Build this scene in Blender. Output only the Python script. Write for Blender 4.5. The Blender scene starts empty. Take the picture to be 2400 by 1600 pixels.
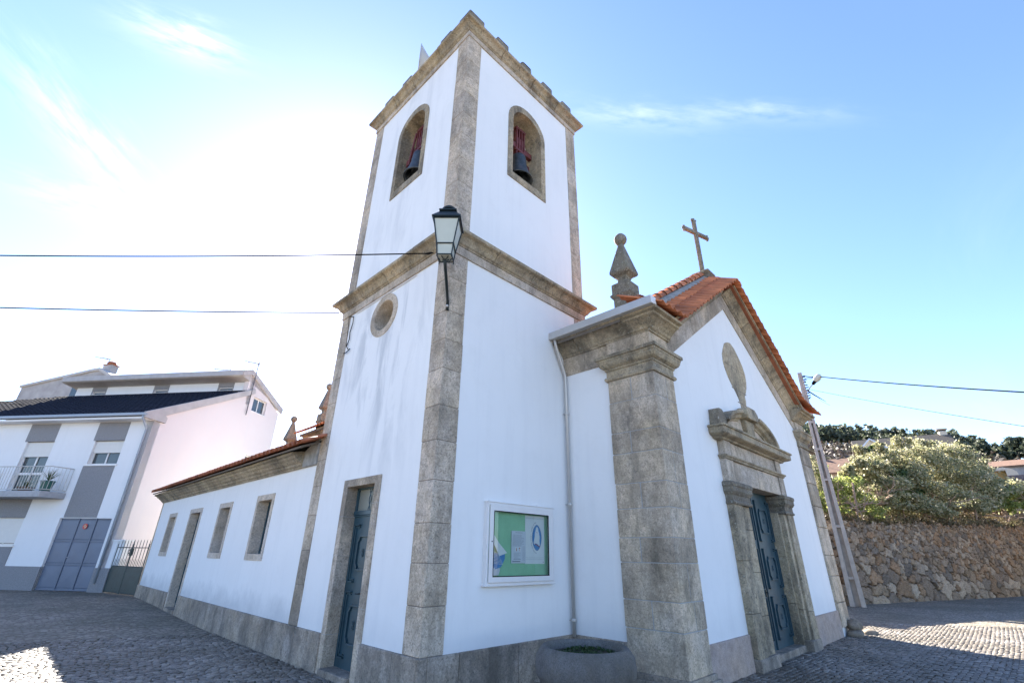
import bpy, bmesh, math, random
import numpy as np
from mathutils import Vector, Matrix
from mathutils.geometry import tessellate_polygon
random.seed(7); rng = np.random.default_rng(11)
PI = math.pi; rad = math.radians
S = bpy.context.scene; COL = S.collection

# ------------------------------------------------------------------ camera
YAW, PITCH, ROLL = rad(44.8919), rad(24.3879), rad(0.8865)
CAM = Vector((-4.1437, -5.6725, 1.7317))
fw = Vector((math.cos(YAW)*math.cos(PITCH), math.sin(YAW)*math.cos(PITCH), math.sin(PITCH)))
rt0 = Vector((math.sin(YAW), -math.cos(YAW), 0)); up0 = rt0.cross(fw)
rt = rt0*math.cos(ROLL)+up0*math.sin(ROLL); up = -rt0*math.sin(ROLL)+up0*math.cos(ROLL)
cd = bpy.data.cameras.new("camera"); cam = bpy.data.objects.new("camera", cd); COL.objects.link(cam)
cam.matrix_world = Matrix(((rt.x, up.x, -fw.x, CAM.x), (rt.y, up.y, -fw.y, CAM.y), (rt.z, up.z, -fw.z, CAM.z), (0, 0, 0, 1)))
cd.sensor_width = 36; cd.lens = 1096.918/2400*36; cd.clip_start = .05; cd.clip_end = 5000
S.camera = cam

# ------------------------------------------------------------------ light
SUN_H, SUN_E = 66.0, 32.5            # heading from +X towards +Y, elevation
SUNDIR = Vector((math.cos(rad(SUN_H))*math.cos(rad(SUN_E)), math.sin(rad(SUN_H))*math.cos(rad(SUN_E)), math.sin(rad(SUN_E))))
sd = bpy.data.lights.new("sun", 'SUN'); sun = bpy.data.objects.new("sun", sd); COL.objects.link(sun)
sun.rotation_euler = SUNDIR.to_track_quat('Z', 'Y').to_euler()
sd.energy = 5.0; sd.angle = rad(.53); sd.color = (1, .93, .82)
W = bpy.data.worlds.new("World"); S.world = W; W.use_nodes = True
nt = W.node_tree; N = nt.nodes; L = nt.links
for n in list(N): N.remove(n)
out = N.new('ShaderNodeOutputWorld'); bg = N.new('ShaderNodeBackground'); sky = N.new('ShaderNodeTexSky')
sky.sky_type = 'NISHITA'; sky.sun_disc = False; sky.sun_elevation = rad(SUN_E); sky.sun_rotation = rad(90-SUN_H)
sky.altitude = 700; sky.air_density = 1.0; sky.dust_density = 0.5; sky.ozone_density = 3.2
bg.inputs['Strength'].default_value = .070
# thin cirrus: noise on the plane the sky direction projects to
tc = N.new('ShaderNodeTexCoord'); sp = N.new('ShaderNodeSeparateXYZ'); L.new(tc.outputs['Generated'], sp.inputs[0])
def wm(op, a, b=None):
    m = N.new('ShaderNodeMath'); m.operation = op
    for i, v in enumerate((a, b)):
        if v is None: continue
        if isinstance(v, (int, float)): m.inputs[i].default_value = v
        else: L.new(v, m.inputs[i])
    return m.outputs[0]
zc = wm('MAXIMUM', wm('ADD', sp.outputs[2], .18), .05)
cx = wm('DIVIDE', sp.outputs[0], zc); cy = wm('DIVIDE', sp.outputs[1], zc)
cb = N.new('ShaderNodeCombineXYZ'); L.new(cx, cb.inputs[0]); L.new(cy, cb.inputs[1])
mp = N.new('ShaderNodeMapping'); L.new(cb.outputs[0], mp.inputs[0]); mp.inputs['Rotation'].default_value = (0, 0, rad(-38)); mp.inputs['Scale'].default_value = (.75, 2.3, 1)
nz = N.new('ShaderNodeTexNoise'); L.new(mp.outputs[0], nz.inputs['Vector']); nz.inputs['Scale'].default_value = 1.15; nz.inputs['Detail'].default_value = 8; nz.inputs['Roughness'].default_value = .58; nz.inputs['Distortion'].default_value = .7
rp = N.new('ShaderNodeValToRGB'); L.new(nz.outputs[0], rp.inputs[0]); rp.color_ramp.elements[0].position = .47; rp.color_ramp.elements[1].position = .80
nz2 = N.new('ShaderNodeTexNoise'); L.new(cb.outputs[0], nz2.inputs['Vector']); nz2.inputs['Scale'].default_value = .55; nz2.inputs['Detail'].default_value = 2
rp2 = N.new('ShaderNodeValToRGB'); L.new(nz2.outputs[0], rp2.inputs[0]); rp2.color_ramp.elements[0].position = .47; rp2.color_ramp.elements[1].position = .66
def wdot(vec):
    d = N.new('ShaderNodeVectorMath'); d.operation = 'DOT_PRODUCT'; L.new(tc.outputs['Generated'], d.inputs[0]); d.inputs[1].default_value = vec; return d.outputs['Value']
cov = wm('MULTIPLY', wm('MULTIPLY', rp.outputs[0], rp2.outputs[0]), .16)
# streaks of cirrus: (centre direction, long axis, short axis, half length, half width, density)
for (cc_, la_, sa_, hl_, hw_, st_) in [((-0.0832, 0.8281, 0.5544), (0.8322, 0.3638, -0.4185), (-0.5482, 0.4266, -0.7194), 0.11, 0.035, .7), ((-0.0251, 0.6969, 0.7167), (0.9625, -0.1768, 0.2056), (0.27, 0.6951, -0.6664), 0.0629, 0.028, 0.9), ((0.6001, 0.2832, 0.7481), (0.6239, -0.751, -0.2162), (0.5006, 0.5965, -0.6274), 0.1293, 0.022, 0.3), ((0.6975, 0.1176, 0.7069), (0.4844, -0.8043, -0.3442), (0.528, 0.5825, -0.618), 0.1237, 0.016, 0.26), ((-0.0669, 0.8734, 0.4824), (0.9837, -0.023, 0.1782), (0.1667, 0.4865, -0.8576), 0.0637, 0.03, 0.5)]:
    nv = N.new('ShaderNodeCombineXYZ'); u_ = wdot(la_); v_ = wdot(sa_); L.new(wm('MULTIPLY', u_, 7.0), nv.inputs[0]); L.new(wm('MULTIPLY', v_, 30.0), nv.inputs[1])
    wz = N.new('ShaderNodeTexNoise'); L.new(nv.outputs[0], wz.inputs['Vector']); wz.inputs['Scale'].default_value = 1.6; wz.inputs['Detail'].default_value = 5; wz.inputs['Roughness'].default_value = .6; wz.inputs['Distortion'].default_value = .25
    vv = wm('ADD', wm('SUBTRACT', v_, sum(a*b for a, b in zip(sa_, cc_))), wm('MULTIPLY', wm('SUBTRACT', wz.outputs[0], .5), hw_*1.8))
    uu = wm('SUBTRACT', u_, sum(a*b for a, b in zip(la_, cc_)))
    q = wm('ADD', wm('POWER', wm('ABSOLUTE', wm('DIVIDE', uu, hl_)), 2.0), wm('POWER', wm('ABSOLUTE', wm('DIVIDE', vv, hw_)), 2.0))
    g = wm('MULTIPLY', wm('POWER', 2.718, wm('MULTIPLY', q, -1.0)), wm('MULTIPLY', wm('GREATER_THAN', wdot(cc_), 0.2), st_))
    rr_ = N.new('ShaderNodeValToRGB'); L.new(wz.outputs[0], rr_.inputs[0]); rr_.color_ramp.elements[0].position = .36; rr_.color_ramp.elements[1].position = .66
    cov = wm('ADD', cov, wm('MULTIPLY', g, rr_.outputs[0]))
cov = wm('MINIMUM', cov, .85)
mixc = N.new('ShaderNodeMix'); mixc.data_type = 'RGBA'; L.new(cov, mixc.inputs[0]); hs = N.new('ShaderNodeHueSaturation'); hs.inputs['Saturation'].default_value = 1.05; L.new(sky.outputs[0], hs.inputs['Color']); tn = N.new('ShaderNodeMix'); tn.data_type = 'RGBA'; tn.blend_type = 'MULTIPLY'; tn.inputs[0].default_value = 1; L.new(hs.outputs[0], tn.inputs[6]); tn.inputs[7].default_value = (1.02, .955, 1.0, 1); L.new(tn.outputs[2], mixc.inputs[6]); mixc.inputs[7].default_value = (3.6, 3.9, 4.1, 1)
L.new(mixc.outputs[2], bg.inputs[0]); L.new(bg.outputs[0], out.inputs[0])
S.view_settings.view_transform = 'Standard'; S.view_settings.look = 'None'; S.view_settings.gamma = 1
S.view_settings.exposure = 2.62
S.render.engine = 'CYCLES'

# ------------------------------------------------------------------ materials
def new_mat(name):
    m = bpy.data.materials.new(name); m.use_nodes = True
    b = m.node_tree.nodes['Principled BSDF']; return m, m.node_tree.nodes, m.node_tree.links, b
def coords(n, l, scale=(1, 1, 1), rot=(0, 0, 0)):
    t = n.new('ShaderNodeTexCoord'); mm = n.new('ShaderNodeMapping'); l.new(t.outputs['Object'], mm.inputs[0])
    mm.inputs['Scale'].default_value = scale; mm.inputs['Rotation'].default_value = rot; return mm.outputs[0]
def noise(n, l, vec, sc, det=4, ro=.55, dist=0):
    x = n.new('ShaderNodeTexNoise'); l.new(vec, x.inputs['Vector']); x.inputs['Scale'].default_value = sc
    x.inputs['Detail'].default_value = det; x.inputs['Roughness'].default_value = ro; x.inputs['Distortion'].default_value = dist; return x.outputs[0]
def ramp(n, l, f, stops):
    r = n.new('ShaderNodeValToRGB'); l.new(f, r.inputs[0]); e = r.color_ramp.elements
    while len(e) < len(stops): e.new(.5)
    for k, (p, c) in enumerate(stops):
        e[k].position = p; e[k].color = (c, c, c, 1) if isinstance(c, (int, float)) else (*c, 1)
    return r.outputs[0]
def mix(n, l, f, a, b, mode='MIX'):
    m = n.new('ShaderNodeMix'); m.data_type = 'RGBA'; m.blend_type = mode
    for i, v in ((0, f), (6, a), (7, b)):
        if isinstance(v, (int, float)): m.inputs[i].default_value = v if i == 0 else (v, v, v, 1)
        elif isinstance(v, tuple): m.inputs[i].default_value = (*v, 1)
        else: l.new(v, m.inputs[i])
    return m.outputs[2]
def mth(n, l, op, a, b=0.0):
    m = n.new('ShaderNodeMath'); m.operation = op
    for i, v in enumerate((a, b)):
        if isinstance(v, (int, float)): m.inputs[i].default_value = v
        else: l.new(v, m.inputs[i])
    return m.outputs[0]
def bump(n, l, b, h, st, dist=.01):
    x = n.new('ShaderNodeBump'); l.new(h, x.inputs['Height']); x.inputs['Strength'].default_value = st; x.inputs['Distance'].default_value = dist
    l.new(x.outputs[0], b.inputs['Normal'])
def plain(name, col, rough=.6, metal=0, var=.12, sc=6, bmp=0, spec=.5):
    m, n, l, b = new_mat(name); v = coords(n, l)
    f = noise(n, l, v, sc, 5); c2 = tuple(max(0, x*(1-var)) for x in col); c1 = tuple(min(1, x*(1+var*.6)) for x in col)
    l.new(mix(n, l, ramp(n, l, f, [(.3, 0), (.7, 1)]), c2, c1), b.inputs['Base Color'])
    b.inputs['Roughness'].default_value = rough; b.inputs['Metallic'].default_value = metal; b.inputs['Specular IOR Level'].default_value = spec
    if bmp: bump(n, l, b, noise(n, l, v, sc*8, 4), bmp)
    return m
def granite(name, base, dark=.35, lich=(.30, .27, .15), la=.35, sp=60, isl=.18, grime=.35, spot=0.0, stain=(.105,.092,.072)):
    m, n, l, b = new_mat(name); v = coords(n, l)
    g = n.new('ShaderNodeNewGeometry')
    ra = ramp(n, l, g.outputs['Random Per Island'], [(0, 1-isl), (.5, 1), (1, 1+isl*.5)])
    c = mix(n, l, 1.0, base, ra, 'MULTIPLY')
    ry = ramp(n, l, noise(n, l, v, 1.3, 4, .6), [(.35, (1.03, 1.0, .93)), (.65, (.97, 1.0, 1.05))])
    c = mix(n, l, 1.0, c, ry, 'MULTIPLY')
    vo = n.new('ShaderNodeTexVoronoi'); l.new(v, vo.inputs['Vector']); vo.inputs['Scale'].default_value = sp
    vc = n.new('ShaderNodeSeparateColor'); l.new(vo.outputs['Color'], vc.inputs[0])
    c = mix(n, l, 1.0, c, ramp(n, l, vc.outputs[0], [(0, 1-dark*.62), (.25, .95), (.75, 1.04), (1, 1.20)]), 'MULTIPLY')
    spn = ramp(n, l, noise(n, l, v, sp*.5, 5, .75), [(.34, 1-dark*.95), (.46, .97), (.60, 1.04), (.72, 1.25)])
    c = mix(n, l, 1.0, c, spn, 'MULTIPLY')
    c = mix(n, l, 1.0, c, ramp(n, l, noise(n, l, v, 6, 6, .65), [(.3, .74), (.5, 1.0), (.7, 1.14)]), 'MULTIPLY')
    f = ramp(n, l, noise(n, l, v, 2.3, 7, .68), [(.46, 0), (.68, la)])
    c = mix(n, l, f, c, lich)
    f2 = ramp(n, l, noise(n, l, coords(n, l, (1, 1, .45)), 1.3, 9, .72, .3), [(.45, 0), (.62, grime)])
    c = mix(n, l, f2, c, stain)
    c = mix(n, l, ramp(n, l, noise(n, l, v, 3.4, 8, .75, .4), [(.52, 0), (.66, grime*.9)]), c, tuple(x*.62 for x in base))
    if spot:
        f3 = ramp(n, l, noise(n, l, v, 14, 6, .72), [(.52, 0), (.60, spot*.75)])
        c = mix(n, l, mth(n, l, 'MULTIPLY', f3, ramp(n, l, noise(n, l, v, 2.1, 3), [(.42, .2), (.6, 1)])), c, (.06, .06, .05))
        f4 = ramp(n, l, noise(n, l, v, 23, 4, .7), [(.60, 0), (.68, spot)])
        c = mix(n, l, f4, c, (.50, .49, .43))
    l.new(c, b.inputs['Base Color']); b.inputs['Roughness'].default_value = .9; b.inputs['Specular IOR Level'].default_value = .25
    bump(n, l, b, mth(n, l, 'ADD', noise(n, l, v, sp*.8, 4, .7), mth(n, l, 'MULTIPLY', noise(n, l, v, 9, 5), 2.0)), .8, .012)
    return m
def whitewash(name, base, stain=0, streak=(.50, .52, .54), low=0):
    m, n, l, b = new_mat(name); v = coords(n, l)
    c = mix(n, l, ramp(n, l, noise(n, l, v, .7, 4), [(.35, 0), (.7, 1)]), tuple(x*.965 for x in base), base)
    c = mix(n, l, ramp(n, l, noise(n, l, coords(n, l, (2.2, 2.2, .18)), 2.0, 6, .62), [(.50, 0), (.75, .22)]), c, (.60, .61, .62))
    c = mix(n, l, ramp(n, l, noise(n, l, v, 2.6, 7, .7), [(.52, 0), (.8, .28)]), c, (.66, .66, .64))
    if stain:
        f = ramp(n, l, noise(n, l, coords(n, l, (1.5, 1.5, .36)), 1.5, 6, .6, .5), [(.49, 0), (.64, stain)])
        s2 = n.new('ShaderNodeSeparateXYZ'); l.new(v, s2.inputs[0])
        # damp patch below the round window
        my = ramp(n, l, mth(n, l, 'MULTIPLY', mth(n, l, 'ABSOLUTE', mth(n, l, 'SUBTRACT', s2.outputs[1], 2.1)), .5), [(.25, 1), (.9, .15)])
        mz = ramp(n, l, mth(n, l, 'MULTIPLY', s2.outputs[2], .1), [(.25, .1), (.40, .8), (.60, 1), (.72, .35)])
        f = mth(n, l, 'MULTIPLY', mth(n, l, 'MULTIPLY', f, my), mz); c = mix(n, l, f, c, streak)
    if low:
        s2 = n.new('ShaderNodeSeparateXYZ'); l.new(v, s2.inputs[0])
        mz = ramp(n, l, mth(n, l, 'ADD', mth(n, l, 'MULTIPLY', s2.outputs[2], .5), mth(n, l, 'MULTIPLY', noise(n, l, v, 1.4, 6, .65), -.55)), [(-.0, 1), (.22, 0)])
        c = mix(n, l, mth(n, l, 'MULTIPLY', mz, low), c, (.38, .40, .42))
    l.new(c, b.inputs['Base Color']); b.inputs['Roughness'].default_value = .85; b.inputs['Specular IOR Level'].default_value = .2
    bump(n, l, b, mth(n, l, 'ADD', noise(n, l, v, 60, 4), mth(n, l, 'MULTIPLY', noise(n, l, v, 3.5, 4), 3)), .25, .006)
    return m
def tile_mat(name, base=(.62, .20, .075)):
    m, n, l, b = new_mat(name); v = coords(n, l)
    c = mix(n, l, ramp(n, l, noise(n, l, v, 3.5, 6, .6), [(.35, 0), (.65, 1)]), tuple(x*.62 for x in base), base)
    g = n.new('ShaderNodeNewGeometry'); c = mix(n, l, 1.0, c, ramp(n, l, g.outputs['Random Per Island'], [(0, .72), (1, 1.2)]), 'MULTIPLY')
    c = mix(n, l, ramp(n, l, noise(n, l, v, 17, 5, .7), [(.58, 0), (.76, .55)]), c, (.13, .085, .05))
    l.new(c, b.inputs['Base Color']); b.inputs['Roughness'].default_value = .8; bump(n, l, b, noise(n, l, v, 70, 4), .3, .005); return m
def leaf_mat(name, a, b2, c3, tr=.35):
    m, n, l, b = new_mat(name); g = n.new('ShaderNodeNewGeometry')
    c = ramp(n, l, g.outputs['Random Per Island'], [(0, a), (.5, b2), (1, c3)])
    l.new(c, b.inputs['Base Color']); b.inputs['Roughness'].default_value = .55
    t = n.new('ShaderNodeBsdfTranslucent'); l.new(c, t.inputs[0]); ms = n.new('ShaderNodeMixShader'); ms.inputs[0].default_value = tr
    l.new(b.outputs[0], ms.inputs[1]); l.new(t.outputs[0], ms.inputs[2]); l.new(ms.outputs[0], n['Material Output'].inputs[0]); return m
def glass_mat(name, tint=(.04, .05, .055), rough=.03):
    m, n, l, b = new_mat(name); v = coords(n, l)
    l.new(mix(n, l, noise(n, l, v, 1.5, 2), tint, tuple(x*1.8 for x in tint)), b.inputs['Base Color']); b.inputs['Roughness'].default_value = rough
    b.inputs['Specular IOR Level'].default_value = .8; return m

M = {}
M['white'] = whitewash('whitewash', (.80, .805, .80), low=.16)
M['white_stain'] = whitewash('whitewash_stained', (.80, .805, .80), stain=.9, low=.16)
M['white_low'] = whitewash('whitewash_damp', (.80, .805, .80), low=.5)
M['granite'] = granite('granite_quoin', (.55, .465, .375), dark=.50, la=.16, grime=.62)
M['granite_old'] = granite('granite_weathered', (.45, .37, .26), dark=.40, la=.34, grime=.85, spot=.75)
M['granite_pil'] = granite('granite_pilaster', (.55, .455, .35), dark=.46, la=.18, isl=.24, grime=.75)
M['granite_plinth'] = granite('granite_plinth', (.38, .325, .27), dark=.48, la=.08, isl=.18, grime=.75)
M['granite_pink'] = granite('granite_slab', (.44, .35, .30), dark=.2, la=.03, isl=.05, grime=.1, sp=110)
M['granite_grey'] = granite('granite_frame', (.54, .47, .40), dark=.38, la=.05, isl=.12, grime=.15)
M['granite_lichen'] = granite('granite_lichen', (.25, .215, .17), dark=.36, la=.30, grime=.65, spot=.95)
M['mortar'] = plain('mortar', (.36, .36, .35), .95, bmp=.3)
M['mortar_dark'] = plain('dark_mortar', (.15, .13, .11), .95)  # dark mortar colour for stone joints and tile beds
M['tile'] = tile_mat('clay_tile'); M['tile_old'] = tile_mat('old_clay_tile', (.36, .12, .055))
M['door'] = plain('teal_door_paint', (.024, .064, .085), .42, var=.25, sc=5, bmp=.08)
M['door_glass'] = glass_mat('fanlight_glass', (.16, .17, .15), .25)
M['alu'] = plain('anodised_aluminium', (.50, .49, .47), .40, .35, var=.06)
M['alu_white'] = plain('white_aluminium', (.72, .71, .70), .35, var=.03)
M['iron'] = plain('green_black_iron', (.012, .022, .024), .45, .2, var=.3)
M['lamp_glass'] = plain('frosted_glass', (.50, .52, .44), .35, var=.05)
M['bronze'] = plain('bell_bronze', (.075, .085, .09), .5, .6, var=.4, sc=9)
M['red'] = plain('red_painted_steel', (.13, .026, .022), .5, var=.3)
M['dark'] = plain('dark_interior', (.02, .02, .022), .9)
M['cable'] = plain('black_cable', (.008, .008, .009), 1.0, spec=.05)
M['concrete'] = plain('concrete', (.30, .29, .27), .9, var=.3, sc=7, bmp=.4)
M['horn'] = plain('grey_horn_plastic', (.42, .43, .42), .4, var=.05)

# ------------------------------------------------------------------ mesh helpers
class MB:
    def __init__(s): s.v = []; s.f = []
    def add(s, vs, fs):
        k = len(s.v); s.v += [tuple(v) for v in vs]; s.f += [tuple(i+k for i in f) for f in fs]
    def box(s, a, b, fr=None, j=0):
        x0, y0, z0 = a; x1, y1, z1 = b
        vs = [(x0, y0, z0), (x1, y0, z0), (x1, y1, z0), (x0, y1, z0), (x0, y0, z1), (x1, y0, z1), (x1, y1, z1), (x0, y1, z1)]
        if j: vs = [tuple(c+random.uniform(-j, j) for c in v) for v in vs]
        if fr: vs = [fr(*v) for v in vs]
        s.add(vs, [(3, 2, 1, 0), (4, 5, 6, 7), (0, 1, 5, 4), (1, 2, 6, 5), (2, 3, 7, 6), (3, 0, 4, 7)]); return s
    def tube(s, pts, r, n=8, cap=True):
        pts = [Vector(p) for p in pts]; rr = r if isinstance(r, (list, tuple)) else [r]*len(pts); vs = []; fs = []
        prev = None
        for i, p in enumerate(pts):
            d = (pts[min(i+1, len(pts)-1)]-pts[max(i-1, 0)]).normalized()
            if prev is None:
                a = d.orthogonal().normalized()
            else:
                a = (prev-d*prev.dot(d)); a = a.normalized() if a.length > 1e-6 else d.orthogonal().normalized()
            prev = a; b = d.cross(a)
            for k in range(n):
                t = 2*PI*k/n; vs.append(p+(a*math.cos(t)+b*math.sin(t))*rr[i])
        for i in range(len(pts)-1):
            for k in range(n):
                q = (k+1) % n; fs.append((i*n+k, i*n+q, (i+1)*n+q, (i+1)*n+k))
        if cap: fs.append(tuple(range(n-1, -1, -1))); fs.append(tuple((len(pts)-1)*n+k for k in range(n)))
        s.add(vs, fs); return s
    def lathe(s, prof, c=(0, 0, 0), n=24, fr=None, rot=0):
        vs = []; fs = []
        for r, z in prof:
            for k in range(n):
                t = 2*PI*k/n+rot; p = (c[0]+r*math.cos(t), c[1]+r*math.sin(t), c[2]+z); vs.append(fr(*p) if fr else p)
        m = len(prof)
        for i in range(m-1):
            for k in range(n):
                q = (k+1) % n; fs.append((i*n+k, i*n+q, (i+1)*n+q, (i+1)*n+k))
        if prof[0][0] > 1e-4: fs.append(tuple(range(n-1, -1, -1)))
        if prof[-1][0] > 1e-4: fs.append(tuple((m-1)*n+k for k in range(n)))
        s.add(vs, fs); return s
    def plate(s, fr, outer, holes, w0, w1):
        """flat sheet outline with holes in plane (u,v), from depth w0 (front) to w1"""
        loops = [outer]+list(holes); flat = [p for lp in loops for p in lp]
        tris = tessellate_polygon([[Vector((p[0], p[1], 0)) for p in lp] for lp in loops])
        k = len(flat); vs = [fr(u, v, w0) for u, v in flat]+[fr(u, v, w1) for u, v in flat]
        fs = [tuple(t) for t in tris]+[tuple(i+k for i in t[::-1]) for t in tris]
        o = 0
        for lp in loops:
            m = len(lp)
            for i in range(m):
                a, b = o+i, o+(i+1) % m; fs.append((a, b, b+k, a+k))
            o += m
        s.add(vs, fs); return s
    def prism(s, fr, poly, w0, w1): return s.plate(fr, poly, [], w0, w1)
    def sweep(s, fr, path, prof, closed=False, seg=0, gap=.006, jit=0):
        """moulding: profile [(out, up)] along path in (u,v); out = right-hand side of travel; fr(u, v, up)"""
        n = len(path); P = [Vector(p) for p in path]; cnt = n if closed else n-1
        dirs = [(P[(i+1) % n]-P[i]).normalized() for i in range(cnt)]
        def nr(d): return Vector((d.y, -d.x))
        def mit(i):
            if closed: a, b = dirs[i-1], dirs[i % n]
            else: a = dirs[i-1] if i > 0 else dirs[0]; b = dirs[i] if i < cnt else dirs[-1]
            m = nr(a)+nr(b); return m/(max(m.length_squared, 1e-9))*2
        pieces = []; cur = [(P[0], mit(0), 0)]
        for i in range(cnt):
            a, b = P[i], P[(i+1) % n]; ln = (b-a).length; d = dirs[i]
            if seg:
                k = max(1, int(round(ln/seg)))
                for j in range(1, k):
                    t = ln*(j/k)+random.uniform(-.12, .12)*ln/k; q = a+d*t
                    cur.append((q-d*gap/2, nr(d), 0)); pieces.append(cur); cur = [(q+d*gap/2, nr(d), 0)]
            cur.append((b, mit((i+1) % n if closed else i+1), 0))
        pieces.append(cur); m = len(prof)
        for pc in pieces:
            o = random.uniform(-jit, jit) if jit else 0; vs = []; fs = []
            for q, nn, _ in pc:
                for (ou, upv) in prof: vs.append(fr(q.x+nn.x*(ou+o), q.y+nn.y*(ou+o), upv))
            for i in range(len(pc)-1):
                for k in range(m-1): fs.append((i*m+k, (i+1)*m+k, (i+1)*m+k+1, i*m+k+1))
                fs.append((i*m+m-1, (i+1)*m+m-1, (i+1)*m, i*m))
            fs.append(tuple(range(m))); fs.append(tuple((len(pc)-1)*m+k for k in range(m-1, -1, -1)))
            s.add(vs, fs)
        return s
    def build(s, name, mat, parent=None, smooth=False, bev=0, bseg=2, angle=None, origin=None):
        me = bpy.data.meshes.new(name); me.from_pydata(s.v, [], s.f)
        bm = bmesh.new(); bm.from_mesh(me); bmesh.ops.recalc_face_normals(bm, faces=bm.faces[:])
        bm.to_mesh(me); bm.free(); me.materials.append(M[mat] if isinstance(mat, str) else mat)
        if smooth: me.polygons.foreach_set('use_smooth', [True]*len(me.polygons))
        o = bpy.data.objects.new(name, me); COL.objects.link(o)
        if parent: o.parent = parent
        if bev:
            md = o.modifiers.new('bevel', 'BEVEL'); md.width = bev; md.segments = bseg; md.limit_method = 'ANGLE'; md.angle_limit = rad(35)
        return o
def build_split(mb, name, mat, parent=None, tol=.03, **k):
    """one object per spatially separate piece"""
    n = len(mb.v); par = list(range(n))
    def fnd(i):
        while par[i] != i: par[i] = par[par[i]]; i = par[i]
        return i
    for f in mb.f:
        for i in f[1:]: par[fnd(i)] = fnd(f[0])
    comp = {}
    for i in range(n): comp.setdefault(fnd(i), []).append(i)
    bb = []
    for ids in comp.values():
        a = np.array([mb.v[i] for i in ids]); bb.append([set(ids), a.min(0)-tol, a.max(0)+tol])
    ch = True
    while ch:
        ch = False
        for i in range(len(bb)):
            for j in range(i+1, len(bb)):
                if np.all(bb[i][1] <= bb[j][2]) and np.all(bb[j][1] <= bb[i][2]):
                    bb[i][0] |= bb[j][0]; bb[i][1] = np.minimum(bb[i][1], bb[j][1]); bb[i][2] = np.maximum(bb[i][2], bb[j][2]); bb.pop(j); ch = True; break
            if ch: break
    out_ = []
    for ids, _, _ in bb:
        q = MB(); mp_ = {}
        for i in sorted(ids): mp_[i] = len(q.v); q.v.append(mb.v[i])
        q.f = [tuple(mp_[i] for i in f) for f in mb.f if f[0] in ids]; out_.append(q.build(name, mat, parent, **k))
    return out_
def npmesh(name, V, F, mat, parent=None, smooth=False, col=None):
    """fast mesh from numpy quads/tris"""
    me = bpy.data.meshes.new(name); V = np.asarray(V, np.float32); F = np.asarray(F, np.int32)
    k = F.shape[1]; me.vertices.add(len(V)); me.vertices.foreach_set('co', V.ravel()); me.loops.add(F.size); me.loops.foreach_set('vertex_index', F.ravel())
    me.polygons.add(len(F)); me.polygons.foreach_set('loop_start', np.arange(0, F.size, k, dtype=np.int32)); me.polygons.foreach_set('loop_total', np.full(len(F), k, np.int32))
    me.update(calc_edges=True); me.materials.append(M[mat] if isinstance(mat, str) else mat)
    me.polygons.foreach_set('use_smooth', [smooth]*len(F))
    if col is not None:
        ca = me.color_attributes.new('tint', 'FLOAT_COLOR', 'POINT'); c4 = np.ones((len(V), 4), np.float32); c4[:, :3] = col; ca.data.foreach_set('color', c4.ravel())
    o = bpy.data.objects.new(name, me); COL.objects.link(o)
    if parent: o.parent = parent
    return o
def tag(o, label=None, cat=None, group=None, kind=None):
    if label: o['label'] = label
    if cat: o['category'] = cat
    if group: o['group'] = group
    if kind: o['kind'] = kind
    return o
def thing(name, label, cat, loc=(0, 0, 0), group=None):
    o = bpy.data.objects.new(name, None); COL.objects.link(o); o.location = loc; o.empty_display_size = .2
    return tag(o, label, cat, group)
def adopt(root):
    """children were built in world coordinates: cancel the root's offset"""
    for ch in root.children: ch.location = -Vector(root.location)
def frame(o, U, V, Wd):
    o, U, V, Wd = map(Vector, (o, U, V, Wd))
    return lambda u, v, w: tuple(o+U*u+V*v+Wd*w)
ID = frame((0, 0, 0), (1, 0, 0), (0, 1, 0), (0, 0, 1))
def rect(a, b, c, d): return [(a, b), (c, b), (c, d), (a, d)]
def arch(u0, u1, v0, vs, vt, n=14):
    c = (u0+u1)/2; r = (u1-u0)/2
    return [(u0, v0), (u1, v0)]+[(c+r*math.cos(PI*k/n), vs+(vt-vs)*math.sin(PI*k/n)) for k in range(n+1)]
def ell(cu, cv, ru, rv, n=28): return [(cu+ru*math.cos(2*PI*k/n), cv+rv*math.sin(2*PI*k/n)) for k in range(n)]

# ------------------------------------------------------------------ THE CHURCH
church = thing('church', 'whitewashed granite-trimmed village church with a square bell tower', 'church')
TX, TY, PF = 3.88, 4.0, -1.956
F1 = frame((0, 0, 0), (0, 1, 0), (0, 0, 1), (1, 0, 0))     # u=y v=z w=into wall
F2 = frame((0, 0, 0), (1, 0, 0), (0, 0, 1), (0, 1, 0))     # u=x v=z w=into wall
F3 = frame((TX, 0, 0), (0, 1, 0), (0, 0, 1), (-1, 0, 0))
F4 = frame((0, TY, 0), (1, 0, 0), (0, 0, 1), (0, -1, 0))
def sub(fr, du=0, dv=0, dw=0): return lambda u, v, w: fr(u+du, v+dv, w+dw)
# tower walls -------------------------------------------------------
T = MB(); WT = .55
bell1 = arch(1.34, 2.64, 9.33, 11.25, 11.86); bell2 = arch(1.32, 2.60, 9.33, 11.2, 11.83)
T.plate(F2, rect(0.002, -.2, TX-.002, 13.0), [bell2], 0, WT)
T.plate(F3, rect(WT+.01, -.2, TY-WT-.01, 13.0), [bell1], .002, WT)
T.plate(F4, rect(0.002, -.2, TX-.002, 13.0), [bell2], 0, WT)
T.box((WT, WT, 12.4), (TX-WT, TY-WT, 12.55)); T.box((WT, WT, 8.3), (TX-WT, TY-WT, 8.5))
tower = T.build('bell_tower', 'white', church)
t1 = MB(); oc = (2.13, 6.10)
t1.plate(F1, rect(.003, -.2, TY-.003, 13.0), [bell1, ell(*oc, .49, .45), rect(1.43, .02, 2.66, 2.9)], 0, WT-.01)
t1.build('stained_wall', 'white_stain', tower)
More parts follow.
